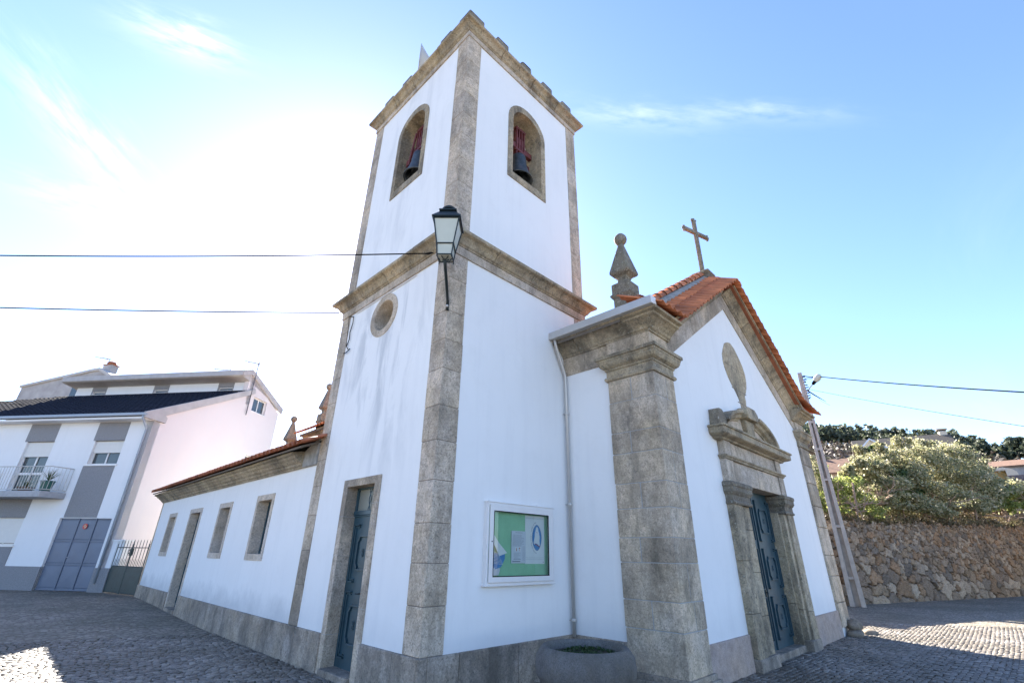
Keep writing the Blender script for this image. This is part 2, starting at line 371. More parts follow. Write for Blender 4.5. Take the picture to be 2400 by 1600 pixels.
# quoins: stacks of blocks wrapping the corners
def quoin_stack(cx_, cy_, sx, sy, z0, z1, wx, wy, pr, h=(.5, .68), name='quoin', mat='granite', parent=None, jz=None):
    """corner at (cx_,cy_); arms run along sx*x and sy*y; proud pr"""
    m = MB(); z = z0; zs = []
    while z < z1-.05:
        hh = random.uniform(*h)
        if z+hh > z1-.25: hh = z1-z
        x0, x1 = sorted((cx_-sx*pr, cx_+sx*wx)); y0, y1 = sorted((cy_-sy*pr, cy_+sy*.12))
        # L-shaped block
        g = .0035; pl = [(cx_-sx*pr, cy_-sy*pr), (cx_+sx*(wx+random.uniform(-.006, .006)), cy_-sy*pr), (cx_+sx*wx, cy_+sy*.1), (cx_+sx*.1, cy_+sy*.1), (cx_+sx*.1, cy_+sy*wy), (cx_-sx*pr, cy_+sy*(wy+random.uniform(-.006, .006)))]
        m.prism(ID, pl, z+g, z+hh-g); zs.append(z+hh); z += hh
    b = m.build(name, mat, parent, bev=.011)
    return b
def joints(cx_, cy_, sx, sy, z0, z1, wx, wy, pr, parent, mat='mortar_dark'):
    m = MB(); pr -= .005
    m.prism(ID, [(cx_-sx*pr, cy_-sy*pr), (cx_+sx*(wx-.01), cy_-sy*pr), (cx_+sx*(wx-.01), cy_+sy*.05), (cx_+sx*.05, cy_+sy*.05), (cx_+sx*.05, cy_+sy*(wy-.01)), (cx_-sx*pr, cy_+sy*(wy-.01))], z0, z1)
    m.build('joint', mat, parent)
for (cx_, cy_, sx, sy) in ((0, 0, 1, 1), (TX, 0, -1, 1), (0, TY, 1, -1), (TX, TY, -1, -1)):
    for z0, z1 in ((.53, 6.62), (7.15, 12.6)):
        q = .37 if (cx_, cy_) == (0, 0) else .36
        st = quoin_stack(cx_, cy_, sx, sy, z0, z1, q, q, .014, parent=tower)
    joints(cx_, cy_, sx, sy, .53, 12.6, .365, .365, .012, tower)
# plinth of the tower
pm = MB()
for (a, b) in ((0, .55), (.55, 1.42)): pm.box((-.045, a+.003, -.3), (.1, b-.003, .53))
for (a, b) in ((2.66, 3.1), (3.1, 3.63), (3.63, 4.0)): pm.box((-.045, a+.003, -.3), (.1, b-.003, .53))
for (a, b) in ((0.10, .62), (.62, 1.75), (1.75, 3.1)): pm.box((a+.003, -.045, -.3), (b-.003, .1, .53))
pm.box((-.045, -.045, -.3), (.098, 0, .53))
build_split(pm, 'plinth', 'granite_plinth', tower, bev=.012)
# string course and crowning cornice
tp = [(0, 0), (TX, 0), (TX, TY), (0, TY)]
b = MB(); b.sweep(ID, tp, [(-.05, 6.615), (.035, 6.615), (.035, 6.79), (-.05, 6.79)], True, seg=.95, jit=.002); b.build('string_band', 'granite', tower, bev=.006)
b = MB(); b.sweep(ID, tp, [(-.05, 6.79), (.05, 6.79), (.055, 6.815), (.085, 6.83), (.10, 6.86), (.125, 6.90), (.17, 6.945), (.225, 6.965), (.24, 6.975), (.245, 7.03), (.20, 7.06), (-.05, 7.19)], True, seg=.9, gap=.01, jit=.006)
b.build('string_cornice', 'granite_old', tower, bev=.008)
b = MB(); b.sweep(ID, tp, [(-.05, 12.59), (.035, 12.59), (.035, 12.74), (-.05, 12.74)], True, seg=.95, jit=.002); b.build('top_band', 'granite', tower, bev=.006)
b = MB(); b.sweep(ID, tp, [(-.05, 12.74), (.05, 12.74), (.055, 12.765), (.085, 12.78), (.10, 12.81), (.12, 12.85), (.155, 12.885), (.20, 12.905), (.215, 12.915), (.22, 12.97), (.18, 13.0), (-.05, 13.06)], True, seg=.9, gap=.012, jit=.006)
b.build('top_cornice', 'granite_old', tower, bev=.01)
rb = MB(); rb.box((-.04, -.04, 12.995), (TX+.04, TY+.04, 13.08)); rb.build('tower_roof', 'granite_old', tower)
def merlon(x0, x1, y0, y1, zt=13.40, rnd=False):
    m = MB(); c = .05; m.box((x0, y0, 13.02), (x1, y1, zt-.07)); 
    m.add([(x0, y0, zt-.07), (x1, y0, zt-.07), (x1, y1, zt-.07), (x0, y1, zt-.07), (x0+c, y0+c, zt), (x1-c, y0+c, zt), (x1-c, y1-c, zt), (x0+c, y1-c, zt)], [(4, 5, 6, 7), (0, 1, 5, 4), (1, 2, 6, 5), (2, 3, 7, 6), (3, 0, 4, 7)])
    m.build('merlon', 'granite_lichen', tower, bev=.02 if not rnd else .05)
merlon(-.11, .35, -.11, .30)
for k, (a, c) in enumerate(((.78, 1.16), (1.66, 2.02), (2.46, 2.84), (3.28, 3.67))): merlon(a, c, -.12, .2, rnd=k == 1)
for a, c in ((.60, 1.02), (2.29, 2.71), (3.17, 3.59)): merlon(-.12, .2, a, c)
for a in (.4, 1.3, 2.2, 3.1): merlon(TX-.2, TX+.12, a, a+.4)
for a in (.2, 1.1, 2.0, 2.9): merlon(a, a+.4, TY-.2, TY+.12)
# bell openings: granite jambs with arch blocks
def bell_frame(fr, u0, u1, v0, vs, vt, pr=.02):
    m = MB(); outer = arch(u0, u1, v0, vs, vt); inn = arch(u0+.15, u1-.15, v0+.19, vs-.0, vt-.19)
    m.plate(fr, outer, [inn], -pr, WT-.05); return m.build('bell_window_frame', 'granite_old', tower, bev=.006)
bell_frame(F1, 1.34, 2.64, 9.33, 11.25, 11.86); bell_frame(F2, 1.32, 2.60, 9.33, 11.2, 11.83)
bell_frame(F3, 1.34, 2.64, 9.33, 11.25, 11.86); bell_frame(F4, 1.32, 2.60, 9.33, 11.2, 11.83)
# round window
m = MB(); n = 32; rings = [(.50, -.015), (.355, -.015), (.345, 0.0), (.27, .33), (.27, .45)]
vs = [F1(oc[0]+r*math.cos(2*PI*k/n), oc[1]+r*.93*math.sin(2*PI*k/n), w_) for r, w_ in rings for k in range(n)]
fs = [(i*n+k, i*n+(k+1) % n, (i+1)*n+(k+1) % n, (i+1)*n+k) for i in range(4) for k in range(n)]
m.add(vs, fs)
m.add([F1(oc[0]+.50*math.cos(2*PI*k/n), oc[1]+.465*math.sin(2*PI*k/n), w_) for w_ in (-.015, .12) for k in range(n)], [(k, (k+1) % n, n+(k+1) % n, n+k) for k in range(n)])
m.build('round_window_frame', 'granite', tower, smooth=False)
m = MB(); m.plate(F1, ell(*oc, .30, .28), [], .42, .44); m.build('round_window_glass', 'door_glass', tower)
# side door ----------------------------------------------------------
m = MB(); m.plate(F1, [(1.42, -.1), (1.60, -.1), (1.60, 2.77), (2.52, 2.77), (2.52, -.1), (2.67, -.1), (2.67, 2.90), (1.42, 2.90)], [], -.022, .42)
df = m.build('side_door_frame', 'granite', tower, bev=.008)
m = MB(); m.box((-.07, 1.605, -.2), (.45, 2.515, .085)); m.build('door_step', 'granite_plinth', tower, bev=.015)
m = MB(); gj = []
for z in (.52, 1.66, 2.28): m.box((-.0235, 2.515, z), (.30, 2.672, z+.006))
for z in (.95, 1.75, 2.45): m.box((-.0235, 1.418, z), (.05, 1.603, z+.006))
build_split(m, 'frame_joints', 'mortar', tower)
def moulded_panel(mb, fr, u0, u1, v0, v1, w, wd=.022, lift=.012):
    """raised rectangular picture moulding"""
    mb.plate(fr, rect(u0, v0, u1, v1), [rect(u0+wd, v0+wd, u1-wd, v1-wd)], w-lift, w+.002)
def bracket(mb, fr, u0, u1, v0, v1, w, leg=.13):
    """moulding whose long side has returned ends, like the photo's door panels"""
    t = .022
    for k, (o, li) in enumerate(((0, .042), (.034, .026))):
        a, b_, c, d = u0+o, v0+o, u1-o, v1-o; e = .018
        # left upright + short returns, right upright + short returns
        for (x0, x1, sgn) in ((a, a+e, 1), (c-e, c, -1)):
            mb.box((x0, b_, w-li), (x1, d, w+.002), fr)
            for vv in (b_, d-e):
                xa, xb = (x0, x0+leg-o) if sgn > 0 else (x1-leg+o, x1)
                mb.box((xa, vv, w-li), (xb, vv+e, w+.003), fr)
def octo(cu, cv, ru, rv, c=.07, d=.05):
    return [(cu-ru+c, cv-rv), (cu+ru-c, cv-rv), (cu+ru-c, cv-rv+d), (cu+ru, cv-rv+c+d), (cu+ru, cv+rv-c-d), (cu+ru-c, cv+rv-d), (cu+ru-c, cv+rv), (cu-ru+c, cv+rv), (cu-ru+c, cv+rv-d), (cu-ru, cv+rv-c-d), (cu-ru, cv-rv+c+d), (cu-ru+c, cv-rv+d)]
def scale_loop(lp, cu, cv, s1, s2): return [(cu+(u-cu)*s1, cv+(v-cv)*s2) for u, v in lp]
def leaf_relief(mb, fr, cu, cv, w, h=.2):
    """small carved sprig in the middle of a panel"""
    for s_, dv in ((1, 0), (-1, 0), (1, -.5), (-1, -.5)):
        pts = [(cu+s_*.028*math.sin(PI*t), cv+dv*h*1.1+h*.55*t, w-.008) for t in np.linspace(0, 1, 7)]
        mb.tube([fr(*p) for p in pts], .006, 5)
    mb.tube([fr(cu, cv-h*.55, w-.006), fr(cu, cv+h*.55, w-.006)], .005, 5)
def fancy_leaf(name, fr, u0, u1, v0, v1, w, panels, parent, glassed=None):
    m = MB(); m.box((u0, v0, w), (u1, v1, w+.05), fr); o = m.build(name, 'door', parent, bev=.004)
    q = MB(); cu = (u0+u1)/2
    for (pb, pt) in panels:
        bracket(q, fr, u0+(u1-u0)*.125, u1-(u1-u0)*.125, pb, pt, w, leg=min(.17, (u1-u0)*.22))
        cv = (pb+pt)/2; ru = (u1-u0)*.205; rv = (pt-pb)*.30; lp = octo(cu, cv, ru, rv, min(.05, ru*.4), .04)
        q.plate(fr, lp, [scale_loop(lp, cu, cv, 1-.024/ru, 1-.024/rv)], w-.032, w+.002)
        q.plate(fr, scale_loop(lp, cu, cv, .72, .84), [], w-.006, w+.002)
        leaf_relief(q, fr, cu, cv, w-.010, rv*.42)
    q.build('panel_moulding', 'door', parent, bev=.003)
    return o
fancy_leaf('side_door', F1, 1.58, 2.54, .06, 2.31, .20, [(.22, 1.14), (1.27, 2.16)], tower)
m = MB(); m.box((1.58, 2.31, .17), (2.54, 2.38, .26), F1); m.box((1.58, 2.31, .185), (1.63, 2.80, .26), F1); m.box((2.485, 2.31, .185), (2.54, 2.80, .26), F1); m.box((1.58, 2.74, .185), (2.54, 2.80, .26), F1)
m.box((1.58, 2.285, .18), (2.54, 2.305, .26), F1)
m.build('transom', 'door', tower, bev=.004)
m = MB(); m.box((1.63, 2.38, .225), (2.485, 2.74, .232), F1); m.build('fanlight', 'door_glass', tower)
m = MB()
for uu in (1.86, 2.07): m.tube([F1(uu-.03*math.cos(t*PI*2), 2.38+.36*t, .20) for t in np.linspace(0, 1, 9)], .008, 6); m.tube([F1(uu+.03*math.cos(t*PI*2), 2.38+.36*t, .20) for t in np.linspace(0, 1, 9)], .008, 6)
m.build('fanlight_grille', 'door', tower)
# cable conduit under the string course and loose wires on the wall
m = MB(); m.tube([(-.02, 3.35, 6.575), (-.02, 1.05, 6.575)], .012, 6); m.build('conduit', 'alu_white', tower)
m = MB(); m.tube([(-.03, 3.66, 6.60), (-.03, 3.45, 6.52), (-.035, 3.42, 6.35), (-.03, 3.5, 6.15), (-.03, 3.47, 5.98), (-.03, 3.55, 5.82), (-.03, 3.45, 5.72)], .009, 6)
m.tube([(-.03, 3.68, 6.60), (-.05, 3.58, 6.30), (-.05, 3.55, 6.02), (-.03, 3.56, 5.82)], .006, 5)
m.tube([(-.03, 3.64, 5.68), (-.04, 3.48, 5.66), (-.03, 3.36, 5.71)], .01, 6); m.build('loose_wire', 'cable', tower)

# sacristy wing ------------------------------------------------------
YE = 17.38
Z0 = -.3
sw = MB(); holes = [rect(5.95, 1.52, 7.03, 2.92), rect(8.83, 1.52, 9.92, 2.90), rect(11.6, -.1, 12.95, 2.89), rect(14.62, 1.50, 15.68, 2.87)]
F1s = F1
sw.plate(F1s, [(4.002, Z0), (11.6, Z0), (11.6, 2.89), (12.95, 2.89), (12.95, Z0), (YE, Z0), (YE, 3.5), (4.002, 3.5)], [holes[0], holes[1], holes[3]], .002, .5)
sw.box((.5, YE-.35, Z0), (4.2, YE, 3.5))
sac = sw.build('side_wing', 'white_low', church)
m = MB(); edges = [4.0, 5.2, 6.9, 8.7, 10.3, 11.6]
for a, b_ in zip(edges[:-1], edges[1:]): m.box((-.045, a+.004, Z0), (.1, b_-.004, .53))
for a, b_ in ((12.95, 14.3), (14.3, 15.9), (15.9, YE+.04)): m.box((-.045, a+.004, Z0), (.1, b_-.004, .53))
m.box((.1, YE, Z0), (4.2, YE+.04, .53)); build_split(m, 'plinth', 'granite_plinth', sac, bev=.012)
def opening_frame(y0, y1, z0, z1, t, name, parent, sill=True, mat='granite_grey', depth=.42):
    m = MB()
    if sill: m.plate(F1, rect(y0, z0, y1, z1), [rect(y0+t, z0+t*1.1, y1-t, z1-t*1.1)], -.016, depth)
    else: m.plate(F1, [(y0, -.3), (y0+t, -.3), (y0+t, z1-t), (y1-t, z1-t), (y1-t, -.3), (y1, -.3), (y1, z1), (y0, z1)], [], -.016, depth)
    return m.build(name, mat, parent, bev=.006)
for (y0, z0, y1, z1) in ((5.95, 1.52, 7.03, 2.92), (8.83, 1.52, 9.92, 2.90), (14.62, 1.50, 15.68, 2.87)):
    f = opening_frame(y0, y1, z0, z1, .12, 'window_frame', sac)
    m = MB(); m.plate(F1, rect(y0+.1, z0+.1, y1-.1, z1-.1), [rect(y0+.17, z0+.19, (y0+y1)/2-.03, (z0+z1)/2-.02), rect((y0+y1)/2+.03, z0+.19, y1-.17, (z0+z1)/2-.02), rect(y0+.17, (z0+z1)/2+.02, (y0+y1)/2-.03, z1-.19), rect((y0+y1)/2+.03, (z0+z1)/2+.02, y1-.17, z1-.19)], .23, .27)
    m.build('window_sash', 'door', sac, bev=.003)
    m = MB(); m.box((y0+.13, z0+.13, .25), (y1-.13, z1-.13, .255), F1)
    if 'wg' not in M: M['wg'] = glass_mat('window_glass', (.03, .04, .045))
    m.build('window_glass', 'wg', sac)
opening_frame(11.6, 12.95, 0, 2.89, .13, 'wing_door_frame', sac, sill=False)
fancy_leaf('wing_door', F1, 11.72, 12.83, .1, 2.77, .22, [(.25, 1.3), (1.45, 2.6)], sac)
m = MB(); m.box((-.05, 11.72, Z0), (.3, 12.83, .15)); m.build('door_step', 'granite_plinth', sac, bev=.01)
# corner quoins at the far end
quoin_stack(0, YE, 1, -1, .53, 3.4, .16, .09, .012, parent=sac, mat='granite_old')
cor = [(.0, 3.33), (.045, 3.33), (.05, 3.36), (.09, 3.38), (.10, 3.42), (.15, 3.45), (.18, 3.49), (.23, 3.52), (.25, 3.56), (.31, 3.58), (.32, 3.63), (.0, 3.68)]
def outside(path, prof, test, **k):
    m = MB(); m.sweep(ID, path, prof, False, **k)
    if not test(m.v): m = MB(); m.sweep(ID, path[::-1], prof, False, **k)
    return m
m = outside([(0, 4.62), (0, YE), (3.9, YE)], cor, lambda v: min(p[0] for p in v) < -.2, seg=1.05, gap=.012, jit=.006)
m.build('wing_cornice', 'granite_old', sac, bev=.006)
m = MB(); m.prism(F1, [(4.0, 3.33), (4.62, 3.33), (4.66, 3.45), (4.62, 3.68), (4.0, 3.9)], -.06, .2); m.build('cement_patch', 'concrete', sac, bev=.02)

def tile_sheet(name, P0, along, down, nalong, ndown, parent, mat='tile', pitch=.215, course=.36, amp=.045, thick=.014, seg=8, lift=.02, zf=None):
    """clay pantile field: P0 = eave start, 'along' unit along the eave, 'down' unit from ridge to eave (rows run up from the eave)"""
    P0 = Vector(P0); A = Vector(along).normalized(); D = -Vector(down).normalized(); Nn = A.cross(D); Nn = Nn if Nn.z > 0 else -Nn
    m = MB(); cols = int(nalong/pitch)
    for c in range(cols):
        for r in range(ndown):
            vs = []; jx = random.uniform(-.006, .006); jn = random.uniform(-.004, .004); je = random.uniform(-.012, .012)
            for layer in (0, 1):
                for e in (0, 1):
                    for k in range(seg+1):
                        t = k/seg; h = amp*math.sin(PI*min(1, t*1.0/.62)) if t < .62 else -amp*.45*math.sin(PI*(t-.62)/.38)
                        s_ = (r*course-(.05 if e == 0 else 0)+e*(course)) + (je if e == 0 else 0)
                        hh = h+(lift if e == 0 else .0)+jn - layer*thick
                        q = P0+A*((c+t*1.03)*pitch+jx)+D*s_+Nn*hh
                        if zf: q = zf(q)
                        vs.append(q)
            n1 = seg+1; fs = []
            for k in range(seg):
                fs.append((k, k+1, n1+k+1, n1+k)); fs.append((2*n1+k, 3*n1+k, 3*n1+k+1, 2*n1+k+1)); fs.append((k, 2*n1+k, 2*n1+k+1, k+1)); fs.append((n1+k, n1+k+1, 3*n1+k+1, 3*n1+k))
            fs.append((0, n1, 3*n1, 2*n1)); fs.append((seg, 2*n1+seg, 3*n1+seg, n1+seg))
            m.add(vs, fs)
    return m.build(name, mat, parent, smooth=True)
sl = math.atan(.42)
tile_sheet('wing_roof_tiles', (-.46, 3.75, 3.70), (0, 1, 0), (-math.cos(sl), 0, -math.sin(sl)), YE+.28-3.75, 10, sac, mat='tile_old', pitch=.24, amp=.05)
m = MB(); m.add([(-.40, 4.0, 3.66), (-.40, YE+.2, 3.66), (3.9, YE+.2, 3.66+4.3*.42), (3.9, 4.0, 3.66+4.3*.42), (-.40, 4.0, 3.62), (-.40, YE+.2, 3.62), (3.9, YE+.2, 3.62+4.3*.42), (3.9, 4.0, 3.62+4.3*.42)], [(0, 1, 2, 3), (7, 6, 5, 4), (0, 3, 7, 4), (1, 0, 4, 5), (2, 1, 5, 6), (3, 2, 6, 7)])
m.build('wing_roof_bed', 'mortar_dark', sac)

# nave ----------------------------------------------------------------
NX0, NX1, NY1 = 3.107, 12.33, 12.2; GX = 7.40
FN = frame((0, PF, 0), (1, 0, 0), (0, 0, 1), (0, 1, 0))
DO = (6.35, 8.60, 3.14)     # main door opening u0,u1,top
nm = MB()
nm.plate(FN, [(NX0+.003, Z0), (5.52, Z0), (5.52, 3.9), (9.12, 3.9), (9.12, Z0), (NX1, Z0), (NX1, 5.55), (11.3, 5.95), (GX, 8.12), (3.7, 5.7), (NX0+.003, 5.5)], [], 0, .75)
nm.plate(frame((NX0, 0, 0), (0, 1, 0), (0, 0, 1), (1, 0, 0)), rect(PF+.004, Z0, NY1, 5.6), [], 0, .6)
nm.plate(frame((NX1, 0, 0), (0, 1, 0), (0, 0, 1), (-1, 0, 0)), rect(PF+.004, Z0, NY1, 5.6), [], 0, .6)
nm.plate(frame((0, NY1, 0), (1, 0, 0), (0, 0, 1), (0, -1, 0)), [(NX0+.01, Z0), (NX1-.01, Z0), (NX1-.01, 5.5), (GX, 8.1), (NX0+.01, 5.5)], [], 0, .6)
nave = nm.build('nave', 'white', church)
def slab(pts_top, th, name, mat, parent):
    m = MB(); k = len(pts_top); m.add(list(pts_top)+[(p[0], p[1], p[2]-th) for p in pts_top], [tuple(range(k)), tuple(range(2*k-1, k-1, -1))]+[(i, (i+1) % k, k+(i+1) % k, k+i) for i in range(k)]); return m.build(name, mat, parent)
# main roof (behind the front gable strip)
ang = math.atan2(8.45-5.72, GX-2.62)
tile_sheet('nave_roof_tiles', (2.60, NY1+.35, 5.76), (0, -1, 0), (-math.cos(ang), 0, -math.sin(ang)), NY1+.35-4.2, 14, nave, mat='tile', pitch=.24, course=.39)
tile_sheet('nave_roof_tiles', (2.84, -.05, 5.86), (0, -1, 0), (-math.cos(ang), 0, -math.sin(ang)), 1.6, 14, nave, mat='tile_old', pitch=.24, course=.39)
ang2 = math.atan2(8.45-5.72, 13.0-GX)
tile_sheet('nave_roof_tiles', (13.02, NY1+.35, 5.74), (0, -1, 0), (math.cos(ang2), 0, -math.sin(ang2)), NY1+1.9, 16, nave, mat='tile', pitch=.24, course=.39)
slab([(2.75, 4.0, 5.70), (2.75, NY1+.3, 5.70), (GX, NY1+.3, 8.40), (GX, 4.0, 8.40)], .06, 'roof_bed', 'mortar_dark', nave)
slab([(2.75, -1.62, 5.74), (2.75, 0.0, 5.74), (GX, 0, 8.40), (GX, -1.62, 8.40)], .06, 'roof_bed', 'mortar_dark', nave)
slab([(3.9, 0, 6.37), (3.9, 4.0, 6.37), (GX, 4, 8.40), (GX, 0, 8.40)], .06, 'roof_bed', 'tile', nave)
slab([(12.95, -1.62, 5.70), (12.95, NY1+.3, 5.70), (GX, NY1+.3, 8.40), (GX, -1.62, 8.40)], .06, 'roof_bed', 'mortar_dark', nave)
# rear-left eave cornice
ncor = [(0, 5.08), (.03, 5.08), (.03, 5.44), (.07, 5.46), (.10, 5.50), (.16, 5.55), (.22, 5.60), (.26, 5.62), (.27, 5.66), (.35, 5.69), (.36, 5.74), (0, 5.77)]
m = outside([(NX0, 4.02), (NX0, NY1), (5, NY1)], [(o, z) for o, z in ncor], lambda v: min(p[0] for p in v) < NX0-.2, seg=1.1, gap=.01, jit=.004); m.build('eave_cornice', 'granite_old', nave, bev=.006)
m = outside([(NX1, -1.0), (NX1, NY1), (5, NY1)], [(o, z) for o, z in ncor], lambda v: max(p[0] for p in v) > NX1+.2, seg=1.1, gap=.01, jit=.004); m.build('eave_cornice', 'granite_old', nave, bev=.006)
# side entablature from tower to pilaster
m = outside([(NX0, -.002), (NX0, -1.12)], [(0, 5.08), (.02, 5.08), (.02, 5.47), (0, 5.47)], lambda v: min(p[0] for p in v) < NX0-.01, seg=.7, jit=.001); m.build('frieze', 'granite_pil', nave, bev=.005)
# entablature block + cornice wrapping the left pilaster (side -> front return)
AX, AY = 3.045, PF-.065      # arris of the left pilaster
blk = MB(); blk.prism(ID, [(AX+.005, -1.1), (AX+.005, AY+.005), (3.72, AY+.005), (3.72, PF+.3), (NX0+.3, PF+.3), (NX0+.3, -1.1)], 5.18, 5.50); blk.build('entablature_block', 'granite_pil', nave, bev=.008)
ctop = [(-.1, 5.47), (.02, 5.47), (.03, 5.50), (.06, 5.52), (.08, 5.56), (.13, 5.61), (.20, 5.66), (.25, 5.68), (.26, 5.715), (.33, 5.73), (.34, 5.775), (-.1, 5.80)]
m = outside([(NX0-.02, -.002), (NX0-.02, -.95)], ctop, lambda v: min(p[0] for p in v) < NX0-.2, seg=.6, gap=.01); m.build('side_cornice', 'granite_old', nave, bev=.006)
m = outside([(AX+.02, -.95), (AX+.02, AY), (3.78, AY)], ctop, lambda v: min(p[0] for p in v) < AX-.2, seg=0); m.build('corner_cornice', 'granite_old', nave, bev=.006)
# capital
cap = [(-.1, 4.70), (.03, 4.70), (.045, 4.735), (.03, 4.77), (.008, 4.775), (.008, 4.89), (.03, 4.90), (.03, 4.93), (.05, 4.94), (.09, 4.97), (.115, 5.02), (.12, 5.06), (.13, 5.065), (.13, 5.10), (.16, 5.11), (.16, 5.17), (.02, 5.20), (-.1, 5.20)]
m = outside([(NX0, -1.07), (AX, -1.07), (AX, AY), (3.80, AY), (3.80, PF)], cap, lambda v: min(p[0] for p in v) < AX-.05); m.build('capital', 'granite_old', nave, bev=.004)
# pilaster blocks
def pil_blocks(poly_fn, z0, z1, hs, splits, name, parent, mat='granite_pil', g=.007):
    m = MB(); z = z0; i = 0
    while z < z1-.02:
        h = hs[i % len(hs)]
        if z+h > z1-.18: h = z1-z
        for pl in poly_fn(i): m.prism(ID, pl, z+g, z+h-g)
        z += h; i += 1
    return m.build(name, mat, parent, bev=.012)
def left_poly(i):
    x0, y0 = AX, AY; x1 = 3.80+random.uniform(-.012, .012); y1 = -1.07+random.uniform(-.01, .01); g = .007
    k = i % 4
    if k == 0: return [[(x0, y1), (x0, y0), (x1, y0), (x1, PF+.1), (NX0+.1, PF+.1), (NX0+.1, y1)]]
    if k == 1:
        ys = -1.55; return [[(x0, y1), (x0, ys+g), (NX0+.1, ys+g), (NX0+.1, y1)], [(x0, ys-g), (x0, y0), (3.47-g, y0), (3.47-g, PF+.1), (NX0+.1, PF+.1), (NX0+.1, ys-g)], [(3.47+g, y0), (x1, y0), (x1, PF+.1), (3.47+g, PF+.1)]]
    if k == 2:
        return [[(x0, y1), (x0, y0), (3.40-g, y0), (3.40-g, PF+.1), (NX0+.1, PF+.1), (NX0+.1, y1)], [(3.40+g, y0), (x1, y0), (x1, PF+.1), (3.40+g, PF+.1)]]
    ys = -1.45; return [[(x0, y1), (x0, ys+g), (NX0+.1, ys+g), (NX0+.1, y1)], [(x0, ys-g), (x0, y0), (x1, y0), (x1, PF+.1), (NX0+.1, PF+.1), (NX0+.1, ys-g)]]
pil_blocks(left_poly, .18, 4.70, [.56, .38, .52, .36, .44, .40, .50, .37], None, 'corner_pilaster', nave)
m = MB(); e = .008
m.prism(ID, [(AX+e, -1.085), (AX+e, AY+e), (3.785, AY+e), (3.785, PF+.1), (NX0+.12, PF+.1), (NX0+.12, -1.085)], .1, 4.72); m.build('pilaster_mortar', 'mortar', nave)
m = MB(); m.prism(ID, [(AX-.09, -.98), (AX-.09, AY-.09), (3.9, AY-.09), (3.9, PF), (NX0, PF), (NX0, -.98)], -.3, .12); m.prism(ID, [(AX-.045, -1.02), (AX-.045, AY-.045), (3.85, AY-.045), (3.85, PF), (NX0, PF), (NX0, -1.02)], .12, .19); m.build('pilaster_base', 'granite_plinth', nave, bev=.02)
# plinths
m = MB(); m.box((NX0-.045, -1.07, Z0), (NX0+.05, -.6, .53)); m.box((NX0-.045, -.596, Z0), (NX0+.05, -.05, .53)); build_split(m, 'plinth', 'granite_plinth', nave, bev=.012)
m = MB(); m.box((3.81, PF-.04, Z0), (5.47, PF+.1, .525)); m.build('plinth_slab', 'granite_pink', nave, bev=.006)
m = MB(); m.box((9.15, PF-.04, Z0), (11.53, PF+.1, .535)); m.build('plinth_slab', 'granite_pink', nave, bev=.006)
# right pilaster
def right_poly(i): return [[(11.53+random.uniform(-.01, .01), PF-.065), (12.37, PF-.065), (12.37, PF+.9), (12.2, PF+.9), (12.2, PF+.1), (11.53, PF+.1)]]
pil_blocks(right_poly, .15, 4.70, [.55, .62, .5, .7], None, 'corner_pilaster', nave)
m = outside([(11.53, PF), (11.53, PF-.065), (12.37, PF-.065), (12.37, PF+.9)], cap, lambda v: max(p[0] for p in v) > 12.42); m.build('capital', 'granite_old', nave, bev=.004)
m = MB(); m.prism(ID, [(11.6, PF-.055), (12.35, PF-.055), (12.35, PF+.9), (11.6, PF+.9)], 5.18, 5.50); m.build('entablature_block', 'granite_pil', nave, bev=.008)
m = outside([(11.35, PF-.06), (12.36, PF-.06), (12.36, PF+.95)], ctop, lambda v: max(p[0] for p in v) > 12.5); m.build('corner_cornice', 'granite_old', nave, bev=.006)
# raking band and moulding
FNo = frame((0, PF, 0), (1, 0, 0), (0, 0, 1), (0, -1, 0))  # w = proud
def rake_frame(u, v, w): return FNo(u, v, w)
L0, AP, R0 = Vector((3.72, 5.18)), Vector((GX, 7.66)), Vector((11.60, 5.18))
b = MB(); b.plate(FNo, [(3.72, 5.16), (3.80, 5.20), (GX-.02, 7.64), (11.55, 5.19), (11.62, 5.16), (11.62, 5.62), (GX, 8.10), (3.72, 5.60)], [], .028, -.05); b.build('raking_band', 'granite', nave, bev=.005)
def rk(prof, name, mat, segl=1.2):
    # profile (perp distance above lower edge, proud)
    m = MB()
    for (a, c) in ((Vector((3.70, 5.56)), Vector((GX, 8.06))), (Vector((GX, 8.06)), Vector((11.62, 5.53)))):
        d = (c-a); k = int(d.length/segl)
        nrm = Vector((-d.y, d.x)).normalized()
        for i in range(k):
            t0, t1 = i/k+(.002 if i else 0), (i+1)/k-(.002 if i < k-1 else 0)
            p, q = a+d*t0, a+d*t1; vs = []
            for base_, isap in ((p, (t0 == 0 and a.x == GX)), (q, (t1 == 1 and c.x == GX))):
                for (h, pr) in prof:
                    if isap: vs.append(FNo(base_.x, base_.y+h/max(.3, nrm.y), pr))
                    else: vs.append(FNo(base_.x+nrm.x*h, base_.y+nrm.y*h, pr))
            n_ = len(prof); fs = [(j, j+1, n_+j+1, n_+j) for j in range(n_-1)]+[(n_-1, 0, n_, 2*n_-1), tuple(range(n_)), tuple(range(2*n_-1, n_-1, -1))]
            m.add(vs, fs)
    m.build(name, mat, nave, bev=.004)
rk([(0, -.05), (0, .05), (.03, .06), (.05, .09), (.09, .11), (.14, .16), (.18, .22), (.20, .27), (.23, .28), (.24, .35), (.29, .36), (.31, -.05)], 'raking_cornice', 'granite_old')
